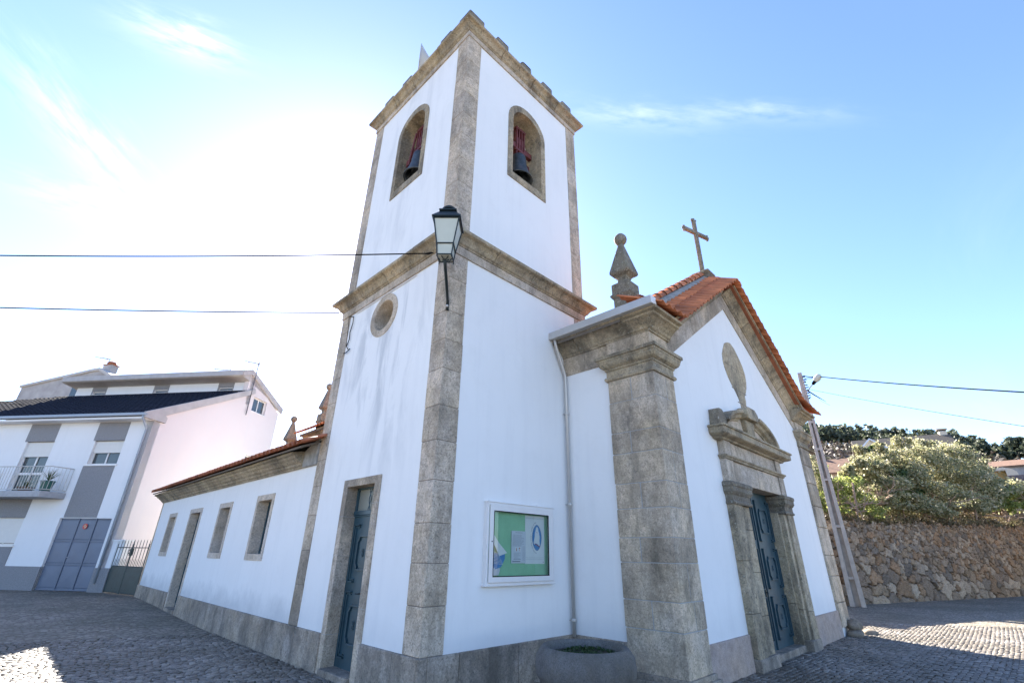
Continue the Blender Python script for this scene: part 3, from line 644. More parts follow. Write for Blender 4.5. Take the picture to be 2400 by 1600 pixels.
# forward-sloping tile strip over the rake (2 courses) with ridge tiles behind
def rake_z(x):
    if x <= 3.75: return 5.83+(x-2.6)*.05
    if x <= GX: return 5.888+(x-3.75)*(8.40-5.888)/(GX-3.75)
    if x <= 11.35: return 8.40-(x-GX)*(8.40-6.02)/(11.35-GX)
    return 6.02-(x-11.35)*.07
def strip(x0, x1, name, up_sign):
    pitch = .205; course = .42; seg = 8; amp = .045; m = MB(); n_ = max(1, int((abs(x1-x0))/pitch*1.0)); dx = (x1-x0)/n_
    for c in range(n_):
        for r in range(2):
            vs = []; jn = random.uniform(-.004, .004); je = random.uniform(-.012, .012)
            for layer in (0, 1):
                for e_ in (0, 1):
                    for k in range(seg+1):
                        t = k/seg; x = x0+dx*(c+t*1.03); h = amp*math.sin(PI*t/.62) if t < .62 else -amp*.45*math.sin(PI*(t-.62)/.38)
                        y = -2.42+(r*course-(.05 if e_ == 0 else 0)+e_*course)+(je if e_ == 0 else 0)
                        z = rake_z(min(max(x, 2.6), 13.1))+(y+2.42)*.53+h+(.02 if e_ == 0 else 0)+jn-layer*.014-.02
                        vs.append((x, y, z))
            n1 = seg+1; fs = []
            for k in range(seg):
                fs.append((k, k+1, n1+k+1, n1+k)); fs.append((2*n1+k, 3*n1+k, 3*n1+k+1, 2*n1+k+1)); fs.append((k, 2*n1+k, 2*n1+k+1, k+1)); fs.append((n1+k, n1+k+1, 3*n1+k+1, 3*n1+k))
            fs.append((0, n1, 3*n1, 2*n1)); fs.append((seg, 2*n1+seg, 3*n1+seg, n1+seg)); m.add(vs, fs)
    m.build(name, 'tile', nave, smooth=True)
strip(2.78, GX, 'gable_tiles', 1); strip(13.05, GX, 'gable_tiles', -1)
# bedding under the strip
m = MB(); xs = [3.0, 3.75, GX, 11.35, 12.9]
vs = []; fs = []
for x in xs:
    z = rake_z(x)-.05
    vs += [(x, -2.28, z-.02), (x, -1.6, z+.36), (x, -1.6, z-.1), (x, -2.28, z-.06)]
for i in range(len(xs)-1):
    for k in range(4): fs.append((i*4+k, i*4+(k+1) % 4, i*4+4+(k+1) % 4, i*4+4+k))
m.add(vs, fs+[(0, 1, 2, 3), (16, 17, 18, 19)]); m.build('tile_bed', 'tile_old', nave)
def ridge_run(p0, p1, r=.12, n=None, name='ridge_tiles', parent=None, step=.34):
    p0, p1 = Vector(p0), Vector(p1); d = p1-p0; ln = d.length; k = max(1, int(ln/step)); d.normalize(); side = d.cross(Vector((0, 0, 1))).normalized(); upv = side.cross(d)
    m = MB()
    for i in range(k):
        vs = []
        for (t, rr) in ((i/k*ln-.04, r*1.12), (i/k*ln+.03, r*1.14), (i/k*ln+.05, r*1.0), ((i+1)/k*ln, r*.92)):
            c = p0+d*t
            for q in range(9):
                a = PI*q/8; vs.append(c+side*math.cos(a)*rr+upv*(math.sin(a)*rr*1.0))
        for (t, rr) in (((i+1)/k*ln, r*.80), (i/k*ln-.04, r*.98)):
            c = p0+d*t
            for q in range(9):
                a = PI*q/8; vs.append(c+side*math.cos(a)*rr+upv*(math.sin(a)*rr*1.0))
        fs = []
        for s_ in range(5):
            for q in range(8): fs.append((s_*9+q, s_*9+q+1, s_*9+10+q, s_*9+9+q))
        for q in range(8): fs.append((45+q, 45+q+1, q+1, q))
        fs.append(tuple(range(9))); fs.append(tuple(range(35, 26, -1)))
        m.add(vs, fs)
    return m.build(name, 'tile', parent, smooth=True)
RZ = lambda x: rake_z(x)+.80*.53+.02
ridge_run((3.45, -1.62, RZ(3.75)-.12), (GX-.22, -1.62, RZ(GX-.22)+.02), parent=nave, r=.115, step=.36)
ridge_run((12.6, -1.62, RZ(12.6)), (11.35, -1.62, RZ(11.35)), parent=nave); ridge_run((11.35, -1.62, RZ(11.35)), (GX+.2, -1.62, RZ(GX+.2)), parent=nave)
ridge_run((2.98, -1.98, 6.00), (3.5, -1.66, 6.44), parent=nave, r=.12, step=.36, name='corner_cap_tile')
m = MB(); vs = []; 
for x in (3.6, GX): vs += [(x, -1.80, RZ(x)-.13), (x, -1.70, RZ(x)-.02), (x, -1.5, RZ(x)-.02), (x, -1.5, RZ(x)-.4), (x, -1.75, RZ(x)-.4)]
m.add(vs, [(i, (i+1) % 5, 5+(i+1) % 5, 5+i) for i in range(5)]+[(0, 1, 2, 3, 4), (9, 8, 7, 6, 5)]); m.build('ridge_mortar', 'concrete', nave)
ridge_run((GX, 12.5, 8.5), (GX, -1.5, 8.5), parent=nave, r=.12, step=.4)
# gutter with bracket and downpipe
m = MB(); m.box((2.62, -2.34, 5.765), (2.80, -.003, 5.92)); m.build('gutter', 'alu', nave, bev=.008)
m = MB(); m.box((2.632, -1.72, 5.755), (2.81, -1.70, 5.905)); m.box((2.632, -.6, 5.755), (2.81, -.585, 5.905)); build_split(m, 'gutter_bracket', 'alu', nave, bev=.002)
m = MB(); m.box((2.625, -2.352, 5.77), (2.795, -2.341, 5.915)); m.build('gutter_end', 'alu_white', nave)
m = MB(); m.tube([(2.70, -.10, 5.77), (2.72, -.095, 5.68), (3.02, -.075, 5.12), (3.045, -.075, 5.02), (3.045, -.075, .50)], .03, 12)
m.build('downpipe', 'alu', nave, smooth=True)
m = MB()
for z in (4.25, 2.55, .72): m.lathe([(.040, 0), (.044, .01), (.044, .035), (.040, .045)], (3.045, -.075, z), 12); m.tube([(2.98, -.03, z+.02), (3.11, -.03, z+.02)], .008, 6)
build_split(m, 'pipe_clip', 'alu', nave)
# finials
def finial(base, sc=1, label=None, mat='granite_lichen', ped=True, parent=None):
    x, y, z = base; r4 = math.sqrt(2)
    def sq(prof, name, m_):
        m = MB(); m.lathe([(r*r4*sc, zz*sc) for r, zz in prof], (x, y, z), 4, rot=PI/4); return m.build(name, m_, parent, bev=.012*sc)
    if ped: sq([(.20, -.5), (.20, .30), (.225, .33), (.255, .38), (.255, .41), (.22, .44), (.22, .67), (.20, .70)], 'finial_pedestal', mat)
    o = 0 if ped else -.70
    sq([(.17, .68+o), (.12, .74+o), (.105, .82+o), (.13, .88+o), (.215, .94+o), (.235, .97+o), (.235, 1.02+o), (.05, 1.80+o), (.055, 1.82+o)], 'finial_pyramid', mat)
    m = MB(); m.lathe([(.001, 1.78), (.09, 1.815), (.135, 1.88), (.15, 1.945), (.135, 2.01), (.09, 2.07), (.001, 2.095)], (x, y, z+o*sc), 20)
    m.v = [(x+(a-x)*sc, y+(b_-y)*sc, z+o*sc+(c-z-o*sc)*sc) for a, b_, c in m.v]; m.build('finial_ball', mat, parent, smooth=True)
finial((3.42, -1.42, 6.20), .92, parent=nave)
finial((3.45, 12.25, 5.98), .92, parent=nave)
finial((12.1, -1.3, 6.15), .92, parent=nave) if False else None
# gable cross
m = MB(); m.lathe([(.19*1.414, 8.35), (.19*1.414, 8.72), (.21*1.414, 8.76), (.24*1.414, 8.80), (.24*1.414, 8.85), (.09*1.414, 8.93)], (GX, -1.62, 0), 4, rot=PI/4); m.build('cross_pedestal', 'granite_lichen', nave, bev=.012)
ch_ = rad(-16); CX = frame((GX, -1.62, 0), (math.cos(ch_), math.sin(ch_), 0), (0, 0, 1), (-math.sin(ch_), math.cos(ch_), 0))
m = MB(); m.box((-.045, 8.90, -.045), (.045, 10.72, .045), CX); m.box((-.47, 10.22, -.043), (.47, 10.32, .043), CX)
for (cx_, cz_, dx_, dz_) in ((0, 10.73, 0, 1), (-.48, 10.27, -1, 0), (.48, 10.27, 1, 0)):
    for (a, c) in ((dx_*.03, dz_*.03), (dz_*.065, dx_*.065), (-dz_*.065, -dx_*.065)): m.lathe([(.001, -.045), (.035, -.025), (.042, 0), (.035, .025), (.001, .045)], CX(cx_+a, cz_+c, 0), 8)
m.build('gable_cross', 'granite_lichen', nave, bev=.006)
# oval (cartouche) on the facade
ov = [(7.21, 6.64), (6.98, 6.55), (6.80, 6.36), (6.66, 6.18), (6.62, 5.98), (6.66, 5.82), (6.78, 5.62), (6.95, 5.46), (7.12, 5.34), (7.26, 5.20), (7.34, 5.06), (7.36, 4.84), (7.66, 4.84), (7.70, 5.0), (7.80, 5.22), (7.78, 5.34), (7.92, 5.46), (8.06, 5.62), (8.14, 5.80), (8.16, 6.0), (8.08, 6.2), (7.94, 6.36), (7.80, 6.48), (7.66, 6.60), (7.42, 6.68)]
ov = [((u-7.4)*.9+7.40, v) for u, v in ov]
m = MB(); m.plate(FNo, ov, [], .012, -.05); m.build('cartouche', 'granite_old', nave, bev=.006)
m = MB(); m.box((6.75, 5.975, -.0), (8.0, 5.985, .0135), FNo); m.box((6.98, 5.395, 0), (7.86, 5.405, .0135), FNo); m.box((7.2, 5.08, 0), (7.75, 5.09, .0135), FNo); m.build('cartouche_joint', 'mortar_dark', nave)
# portal ---------------------------------------------------------------
def pj_jamb(u0, u1, zt, pr, name='portal_jamb', mat='granite_old', depth=.45, hs=(.7, 1.1)):
    m = MB(); z = -.2; m_ = MB()
    while z < zt-.02:
        h = random.uniform(*hs)
        if z+h > zt-.35: h = zt-z
        m.box((u0, z+.003, pr), (u1, z+h-.003, -depth), FNo); z += h
    return m.build(name, mat, nave, bev=.008)
pj_jamb(5.50, 5.93, 2.70, .13); pj_jamb(5.95, 6.40, 2.70, .085, depth=.30)
pj_jamb(8.56, 8.72, 2.70, .085, depth=.30); pj_jamb(8.73, 9.13, 2.70, .13)
pj_jamb(8.50, 8.72, 2.70, -.02, depth=.3)
m = MB(); m.box((5.48, -.2, .155), (6.41, .16, -.2), FNo); m.box((8.54, -.2, .155), (9.15, .16, -.2), FNo); build_split(m, 'portal_base', 'granite_plinth', nave, bev=.02)
pc = [(-.05, 2.66), (.02, 2.66), (.035, 2.69), (.02, 2.72), (.01, 2.73), (.01, 2.83), (.03, 2.85), (.06, 2.90), (.058, 2.94), (.058, 2.98), (.075, 3.0), (.075, 3.06), (.03, 3.09), (-.05, 3.09)]
for (a, c) in ((5.50, 6.40), (8.56, 9.13)):
    m = MB(); m.sweep(ID, [(a, PF+.30), (a, PF-.13), (c, PF-.13), (c, PF+.30)], pc)
    if max(p[0] for p in m.v) < c+.02 or min(p[0] for p in m.v) > a-.02: m = MB(); m.sweep(ID, [(a, PF+.30), (a, PF-.13), (c, PF-.13), (c, PF+.30)][::-1], pc)
    m.v = [(x, y, z) for x, y, z in m.v]; m.build('portal_capital', 'granite_lichen', nave, bev=.004)
    m = MB(); m.box((a+.01, PF-.125, 2.66), (c-.01, PF+.3, 3.09)); m.build('capital_core', 'granite_old', nave)
# architrave/frieze/cornice
m = MB(); m.box((5.92, 3.09, .095), (7.28, 3.52, -.30), FNo); m.box((7.285, 3.09, .10), (8.66, 3.52, -.30), FNo); m.box((5.52, 3.09, .12), (5.91, 3.52, -.3), FNo); m.box((8.67, 3.09, .12), (9.02, 3.52, -.3), FNo)
m.box((5.93, 3.60, .09), (7.12, 3.90, -.2), FNo); m.box((7.125, 3.60, .09), (8.63, 3.90, -.2), FNo); m.box((5.56, 3.60, .12), (5.92, 3.90, -.2), FNo); m.box((8.64, 3.60, .12), (8.98, 3.90, -.2), FNo)
m.build('portal_entablature', 'granite', nave, bev=.007)
def portal_sweep(prof, name, a, c, pr, mat='granite_old', bev=.005):
    pth = [(a, PF+.05), (a, PF-pr), (c, PF-pr), (c, PF+.05)]
    m = MB(); m.sweep(ID, pth, prof)
    if min(p[0] for p in m.v) > a-.005: m = MB(); m.sweep(ID, pth[::-1], prof)
    return m.build(name, mat, nave, bev=bev)
portal_sweep([(-.05, 3.52), (.02, 3.52), (.03, 3.55), (.06, 3.57), (.06, 3.60), (-.05, 3.61)], 'portal_moulding', 5.52, 9.02, .12)
m = MB(); m.box((5.53, 3.525, .11), (9.01, 3.60, -.1), FNo); m.build('moulding_core', 'granite_old', nave)
portal_sweep([(-.05, 3.895), (.03, 3.90), (.05, 3.93), (.16, 3.96), (.19, 3.98), (.19, 4.09), (.22, 4.10), (.22, 4.14), (-.05, 4.15)], 'portal_cornice', 5.38, 9.14, .12)
m = MB(); m.box((5.40, 3.90, .11), (9.12, 4.145, -.1), FNo); m.build('cornice_core', 'granite_old', nave)
# broken pediment: tympanum, two curved raking halves, urn block
ty = [(5.75, 4.14)]+[(7.2+1.42*math.cos(t), 4.10+.62*math.sin(t)) for t in np.linspace(PI*.93, .07*PI, 15)]+[(8.65, 4.14)]
m = MB(); m.plate(FNo, [(5.78, 4.14), (8.62, 4.14)]+[(7.2+1.42*math.cos(t), 4.12+.55*math.sin(t)) for t in np.linspace(.05*PI, .95*PI, 15)], [], .05, -.05); m.build('tympanum', 'granite', nave, bev=.005)
def arc_half(t0, t1, name='pediment_arc', cu=7.2, cv=4.08, ru=1.58, rv=.66):
    prof = [(-.20, -.05), (-.20, .07), (-.16, .09), (-.13, .15), (-.07, .19), (-.04, .25), (0, .26), (.03, .26), (.04, -.05)]
    ts = np.linspace(t0, t1, 12); m = MB(); vs = []
    for t in ts:
        for (dr, pr) in prof: vs.append(FNo(cu+(ru+dr)*math.cos(t), cv+(rv+dr)*math.sin(t), pr))
    k = len(prof); fs = [(i*k+j, i*k+(j+1) % k, (i+1)*k+(j+1) % k, (i+1)*k+j) for i in range(len(ts)-1) for j in range(k)]
    m.add(vs, fs+[tuple(range(k)), tuple((len(ts)-1)*k+j for j in range(k-1, -1, -1))]); m.build(name, 'granite_old', nave, bev=.005)
arc_half(.06*PI, .40*PI); arc_half(.60*PI, .88*PI)
m = MB(); m.plate(FNo, [(5.30, 4.14), (5.62, 4.14), (5.68, 4.30), (5.62, 4.44), (5.52, 4.50), (5.34, 4.50)], [], .22, 0.0); m.build('pediment_stop', 'granite_lichen', nave, bev=.02)
m = MB(); m.plate(FNo, [(6.95, 4.60), (7.55, 4.60), (7.62, 4.70), (7.58, 4.80), (7.46, 4.88), (7.02, 4.88), (6.90, 4.80), (6.88, 4.70)], [], .26, 0); m.plate(FNo, [(7.05, 4.2), (7.45, 4.2), (7.52, 4.60), (6.98, 4.60)], [], .16, 0); m.build('urn_block', 'granite_old', nave, bev=.03)
# main door
m = MB(); m.box((6.3, -.1, .0), (8.62, .07, -.5), FNo); m.build('door_step', 'granite_plinth', nave, bev=.015)
wdr = .22
for (a, c) in ((6.30, 7.42), (7.44, 8.62)):
    fancy_leaf('main_door_leaf', FN, a, c, .05, 3.12, wdr, [(.22, 1.0), (1.14, 1.92), (2.06, 2.92)], nave)
m = MB(); m.tube([FN(7.36, 1.08, .22), FN(7.36, 1.08, .17), FN(7.30, 1.08, .16)], .012, 6); m.box((7.33, 1.0, .205), (7.39, 1.16, .222), FN); m.build('door_handle', 'iron', nave)
m = MB(); m.box((7.415, .06, .19), (7.445, 3.1, .23), FN); m.build('meeting_rail', 'door', nave)
m = MB(); m.tube([F1(1.98, 1.12, .20), F1(1.98, 1.12, .15), F1(2.04, 1.12, .14)], .011, 6); m.build('door_handle', 'iron', tower)
# chancel --------------------------------------------------------------
m = MB(); m.box((3.6, 12.2, Z0), (11.2, 17.3, 5.0)); m.add([(3.6, 17.3, 5.0), (11.2, 17.3, 5.0), (7.4, 17.3, 7.0), (3.6, 12.2, 5.0), (11.2, 12.2, 5.0), (7.4, 12.2, 7.0)], [(0, 1, 2), (5, 4, 3), (0, 2, 5, 3), (1, 4, 5, 2)])
ch = m.build('chancel', 'white', church)
m = outside([(3.6, 12.3), (3.6, 17.3), (11.2, 17.3)], [(0, 4.8), (.05, 4.8), (.1, 4.9), (.2, 5.0), (.3, 5.05), (.3, 5.12), (0, 5.15)], lambda v: min(p[0] for p in v) < 3.4, seg=1.2); m.build('chancel_cornice', 'granite_old', ch)
a3 = math.atan2(2.0, 3.9)
tile_sheet('chancel_roof_tiles', (3.25, 17.6, 5.15), (0, -1, 0), (-math.cos(a3), 0, -math.sin(a3)), 5.3, 12, ch, pitch=.26, course=.39)
tile_sheet('chancel_roof_tiles', (11.55, 17.6, 5.15), (0, -1, 0), (math.cos(a3), 0, -math.sin(a3)), 5.3, 12, ch, pitch=.26, course=.39)
finial((3.62, 15.8, 5.25), .95, parent=ch)

# ------------------------------------------------------------------ bells, horn, lantern
def bell_tree():
    root = thing('church_bell', 'x', 'bell', group='bells hung in the tower openings')
    m = MB(); m.lathe([(.001, .78), (.06, .79), (.14, .76), (.17, .72), (.185, .62), (.20, .45), (.235, .28), (.29, .12), (.34, .03), (.345, 0), (.315, 0), (.27, .10), (.22, .28), (.18, .45), (.16, .6), (.12, .70), (.001, .72)], n=32); m.build('bell_body', 'bronze', root, smooth=True)
    m = MB(); m.tube([(0, 0, .6), (0, 0, .08)], .018, 8); m.lathe([(.001, 0), (.04, .02), (.05, .06), (.03, .12), (.001, .13)], (0, 0, -.03), 12); m.build('clapper', 'iron', root, smooth=True)
    m = MB(); m.box((-.42, -.05, .92), (.42, .05, 1.08)); m.box((-.16, -.06, 1.08), (.16, .06, 1.30))
    for x in (-.13, -.045, .045, .13): m.box((x-.018, -.075, .72), (x+.018, .075, 1.62))
    m.box((-.17, -.085, 1.55), (.17, .085, 1.62)); m.box((-.2, -.09, .84), (.2, .09, .90)); m.build('headstock', 'red', root, bev=.006)
    m = MB(); m.tube([(.16, .09, 1.5), (.27, .12, .72), (.33, .1, .55)], .03, 6); m.box((.24, 0, .50), (.38, .14, .68)); m.build('striker', 'red', root)
    return root
def copy_tree(o, parent=None):
    c = o.copy(); COL.objects.link(c); c.parent = parent
    for chd in o.children: copy_tree(chd, c)
    return c
b1 = bell_tree(); b2 = copy_tree(b1)
b1.location = (1.98, .30, 9.80); b1['label'] = 'dark bronze bell with red headstock in the tower opening facing the notice board side'
b2.location = (.30, 2.02, 9.86); b2.rotation_euler = (0, 0, PI/2); b2['label'] = 'dark bronze bell half hidden in the tower opening above the round window'
horn = thing('loudspeaker', 'grey horn loudspeaker on the tower roof edge above the round window', 'loudspeaker', (.35, 1.9, 13.05))
hd = Vector((-.85, .50, .02)).normalized(); hc = Vector((-.02, 2.10, 13.62)); hs = hd.cross(Vector((0, 0, 1))).normalized()
hfr = lambda x, y, z: tuple(hc+hs*x+Vector((0, 0, 1))*y+hd*z)
m = MB(); prof = [(.50*(.04+.96*(t**1.9)), -.75+.75*t) for t in np.linspace(0, 1, 14)]
m.lathe(prof+[(.515, 0), (.515, .015), (.49, .01)]+[(max(.001, r-.02), z) for r, z in prof[::-1]], n=32, fr=hfr); m.build('horn', 'horn', horn, smooth=True)
m = MB(); m.lathe([(.05, -1.0), (.09, -.98), (.09, -.75), (.05, -.72)], n=16, fr=hfr); m.build('driver', 'horn', horn, smooth=True)
m = MB(); m.tube([tuple(hc-hd*.6-Vector((0, 0, .1))), (hc.x-hd.x*.6, hc.y-hd.y*.6, 13.05)], .025, 8); m.build('horn_post', 'alu', horn)
adopt(horn)

lan = thing('wall_lantern', 'green-black iron lantern with frosted panes on the tower corner', 'lantern', (0, 0, 5.48))
LH = rad(224); lc = Vector((-.45, -.45, 0)); lf = Vector((math.cos(LH), math.sin(LH), 0)); ls = Vector((-lf.y, lf.x, 0))
lfr = lambda x, y, z: tuple(lc+ls*x+lf*y+Vector((0, 0, z)))
def frust(m, r0, z0, r1, z1, fr=lfr): m.lathe([(r0*1.414, z0), (r1*1.414, z1)], n=4, rot=PI/4, fr=fr)
m = MB(); frust(m, .235, 6.70, .235, 6.73); frust(m, .23, 6.73, .115, 6.90); frust(m, .145, 6.90, .145, 6.925)
m.lathe([(.10, 6.925), (.10, 6.96), (.125, 6.97), (.125, 7.0), (.08, 7.05), (.001, 7.06)], n=20, fr=lfr); m.build('lantern_roof', 'iron', lan, bev=.003)
m = MB()
def lbar(x0, y0, z0, x1, y1, z1, r=.009): m.tube([lfr(x0, y0, z0), lfr(x1, y1, z1)], r, 5)
for (sx_, sy_) in ((1, 1), (1, -1), (-1, 1), (-1, -1)):
    lbar(.205*sx_, .205*sy_, 6.70, .135*sx_, .135*sy_, 6.24, .011); lbar(.135*sx_, .135*sy_, 6.24, .115*sx_, .115*sy_, 6.03, .010)
    m.tube([lfr(.135*sx_*.9, .135*sy_*.9, 6.22), lfr(.08*sx_, .08*sy_, 6.17), lfr(.05*sx_, .05*sy_, 6.04), lfr(.01*sx_, .01*sy_, 6.0)], .009, 5)
    m.lathe([(.001, -.03), (.012, -.01), (.008, .01), (.001, .012)], lfr(.117*sx_, .117*sy_, 6.02), 6)
for z, r in ((6.69, .205), (6.24, .137), (6.04, .117)):
    c4 = [(r, r), (r, -r), (-r, -r), (-r, r)]
    for i in range(4): lbar(*c4[i], z, *c4[(i+1) % 4], z, .010)
m.build('lantern_cage', 'iron', lan)
m = MB(); m.lathe([(.128*1.414, 6.245), (.197*1.414, 6.69)], n=4, rot=PI/4, fr=lfr)
m.build('lantern_pane', 'lamp_glass', lan)
m = MB(); m.lathe([(.105*1.414, 6.045), (.124*1.414, 6.232)], n=4, rot=PI/4, fr=lfr); m.build('lantern_lower_pane', 'lamp_glass', lan)
m = MB(); e0 = Vector((-.012, -.012, 5.47)); e1 = Vector((-.45, -.45, 5.98))
m.tube([e0, e0+Vector((-.03, -.03, .12)), Vector((-.16, -.16, 5.72)), Vector((-.40, -.40, 5.92)), e1, e1+Vector((0, 0, .04))], [.024, .024, .026, .026, .03, .02], 8)
m.tube([Vector((-.01, -.01, 5.42)), Vector((-.01, -.01, 5.60))], .03, 6); m.tube([lfr(-.0, 0, 5.98), lfr(-.07, .0, 5.97), lfr(-.1, 0, 6.03)], .01, 5); m.tube([lfr(.0, 0, 5.98), lfr(.07, .0, 5.97), lfr(.1, 0, 6.03)], .01, 5)
m.build('bracket', 'iron', lan, smooth=True)
m = MB(); m.lathe([(.022, 0), (.022, .01), (.012, .018)], n=12, fr=lambda x, y, z: tuple(Vector((-.035, -.035, 5.49))+Vector((.707, -.707, 0))*x+Vector((0, 0, 1))*y-Vector((.707, .707, 0))*z)); m.build('bolt', 'alu', lan)
adopt(lan)

# ------------------------------------------------------------------ notice board
nb = thing('notice_board', 'white glazed aluminium notice case screwed to the tower wall', 'notice board', (1.75, 0, 1.31))
m = MB(); m.plate(F2, rect(1.0, 1.31, 2.55, 2.47), [rect(1.04, 1.36, 2.50, 2.42)], -.085, 0.002); m.box((.985, 1.295, -.10), (2.56, 1.315, 0), F2); m.box((.99, 2.462, -.10), (2.57, 2.475, 0), F2)
m.build('case', 'alu_white', nb, bev=.004)
m = MB(); m.plate(F2, rect(1.04, 1.345, 2.50, 2.43), [rect(1.115, 1.425, 2.385, 2.335)], -.112, -.088); m.build('case_door', 'alu_white', nb, bev=.005)
m = MB(); m.plate(F2, rect(1.109, 1.419, 2.391, 2.341), [rect(1.121, 1.431, 2.379, 2.329)], -.114, -.10); m.build('seal', 'cable', nb)
M['green'] = plain('green_felt', (.24, .50, .32), .9, var=.08)
m = MB(); m.box((1.04, 1.36, -.02), (2.50, 2.42, -.004), F2); m.build('backing', 'green', nb)
gm, n_, l_, bb = new_mat('clear_glass')
gl = n_.new('ShaderNodeBsdfGlossy'); gl.inputs['Roughness'].default_value = .01; tr = n_.new('ShaderNodeBsdfTransparent'); tr.inputs[0].default_value = (.93, .97, .95, 1); fr_ = n_.new('ShaderNodeLayerWeight'); fr_.inputs[0].default_value = .35
fm = mth(n_, l_, 'ADD', mth(n_, l_, 'ADD', mth(n_, l_, 'MULTIPLY', fr_.outputs[0], .45), .03), mth(n_, l_, 'MULTIPLY', noise(n_, l_, coords(n_, l_), 3, 2), .03))
ms = n_.new('ShaderNodeMixShader'); l_.new(fm, ms.inputs[0]); l_.new(tr.outputs[0], ms.inputs[1]); l_.new(gl.outputs[0], ms.inputs[2]); l_.new(ms.outputs[0], n_['Material Output'].inputs[0]); M['clear'] = gm
m = MB(); m.add([F2(1.11, 1.42, -.103), F2(2.39, 1.42, -.103), F2(2.39, 2.34, -.103), F2(1.11, 2.34, -.103)], [(0, 1, 2, 3)]); m.build('glass', 'clear', nb)
m = MB()
for z in (2.22, 1.93, 1.45): m.tube([F2(2.505, z, -.105), F2(2.505, z+.09, -.105)], .010, 8)
build_split(m, 'hinge', 'alu_white', nb)
m = MB(); m.lathe([(.009, 0), (.009, -.006), (.001, -.007)], n=10, fr=lambda x, y, z: F2(1.08+x, 1.90+y, -.112+z)); m.build('lock', 'cable', nb)
m = MB()
for x in (1.07, 2.2): m.box((x, 2.47, -.01), (x+.03, 2.50, 0), F2)
build_split(m, 'fixing_tab', 'alu_white', nb)
adopt(nb)
M['paper'] = plain('white_paper', (.62, .66, .68), .7, var=.03); M['paper2'] = plain('bluish_paper', (.50, .55, .62), .7, var=.04); M['ink'] = plain('grey_ink', (.16, .18, .24), .8)
M['blue'] = plain('blue_print', (.045, .21, .48), .6, var=.1); M['palered'] = plain('red_print', (.35, .08, .07), .7)
def text(txt, size, fr, u, v, ang, mat, parent, name):
    c = bpy.data.curves.new('t', 'FONT'); c.body = txt; c.size = size; c.extrude = .0004; c.align_x = 'CENTER'; c.align_y = 'CENTER'
    to = bpy.data.objects.new('t', c); COL.objects.link(to); bpy.context.view_layer.update()
    me = bpy.data.meshes.new_from_object(to); bpy.data.objects.remove(to)
    ca, sa = math.cos(ang), math.sin(ang)
    vs = [fr(u+v_.co.x*ca-v_.co.y*sa, v+v_.co.x*sa+v_.co.y*ca, v_.co.z) for v_ in me.vertices]; fs = [tuple(p.vertices) for p in me.polygons]
    return vs, fs
FP = lambda w: (lambda u, v, d: F2(u, v, w-d))
# poster with emblem
po = thing('poster', 'white poster with a blue oval emblem inside the notice case', 'poster', (2.14, -.022, 1.6))
m = MB(); m.box((1.90, 1.59, -.0245), (2.372, 2.322, -.0215), F2); m.build('sheet', 'paper', po)
m = MB(); c_ = (2.185, 1.985)
le = lambda ru, rv: [(c_[0]+ru*math.copysign(abs(math.cos(t))**1.25, math.cos(t)), c_[1]+rv*math.sin(t)) for t in np.linspace(0, 2*PI, 33)[:-1]]
m.plate(F2, le(.112, .195), [], -.0265, -.0246); m.build('emblem_oval', 'blue', po)
m = MB(); m.plate(F2, le(.118, .201), [le(.113, .196)], -.0266, -.0246); m.build('emblem_outline', 'ink', po)
fig = [(2.10, 1.90), (2.12, 1.88), (2.15, 1.90), (2.20, 1.885), (2.235, 1.86), (2.255, 1.875), (2.245, 1.93), (2.25, 2.0), (2.235, 2.06), (2.22, 2.09), (2.215, 2.13), (2.19, 2.155), (2.165, 2.14), (2.155, 2.10), (2.135, 2.06), (2.13, 2.0), (2.115, 1.95)]
m = MB(); m.plate(F2, fig, [], -.0285, -.0266); m.build('emblem_figure', 'paper', po)
m = MB(); m.tube([F2(2.13, 1.885, -.0275), F2(2.18, 1.875, -.0275), F2(2.25, 1.845, -.0275)], .007, 4); m.tube([F2(2.17, 2.07, -.0286), F2(2.20, 2.06, -.0286)], .003, 4); m.build('emblem_beam', 'palered', po)
m = MB(); s_ = 'MISERICORDIOSOS COMO O PAI'; A0, A1 = rad(262), rad(98)
for i, chh in enumerate(s_):
    if chh == ' ': continue
    t = rad(262)+(rad(98)-rad(262))*i/(len(s_)-1); cu, cv = c_[0]+.145*math.cos(t), c_[1]+.235*math.sin(t)
    vs, fs = text(chh, .030, lambda u, v, d: F2(u, v, -.0248-d), cu, cv, t-PI/2, 'ink', None, ''); m.add(vs, fs)
m.build('emblem_lettering', 'ink', po)
m = MB()
for z in (2.285, 2.275, 1.68, 1.655): m.box((1.92, z, -.0252), (2.36, z+.002, -.0244), F2)
m.box((2.33, 1.61, -.0252), (2.345, 1.625, -.0244), F2); m.build('ruled_lines', 'ink', po); adopt(po)
no = thing('notice_sheet', 'printed bluish information sheet pinned in the middle of the notice case', 'notice', (1.73, -.03, 1.6))
m = MB(); m.box((1.575, 1.60, -.0325), (1.905, 2.07, -.0295), F2); m.build('sheet', 'paper2', no)
m = MB(); y = 2.04
m.box((1.66, 2.043, -.0332), (1.83, 2.048, -.0324), F2)
for k in range(13): m.box((1.60, 2.01-k*.0135, -.0331), (1.60+random.uniform(.2, .275), 2.013-k*.0135, -.0324), F2)
for k in range(15): m.box((1.825, 1.84-k*.0145, -.0331), (1.892, 1.8425-k*.0145, -.0324), F2)
for k in range(7): m.box((1.63, 1.745-k*.013, -.0331), (1.63+random.uniform(.10, .16), 1.7475-k*.013, -.0324), F2)
m.box((1.625, 1.655, -.0331), (1.79, 1.661, -.0324), F2); m.box((1.60, 1.62, -.0331), (1.78, 1.633, -.0324), F2)
m.build('print_lines', 'ink', no)
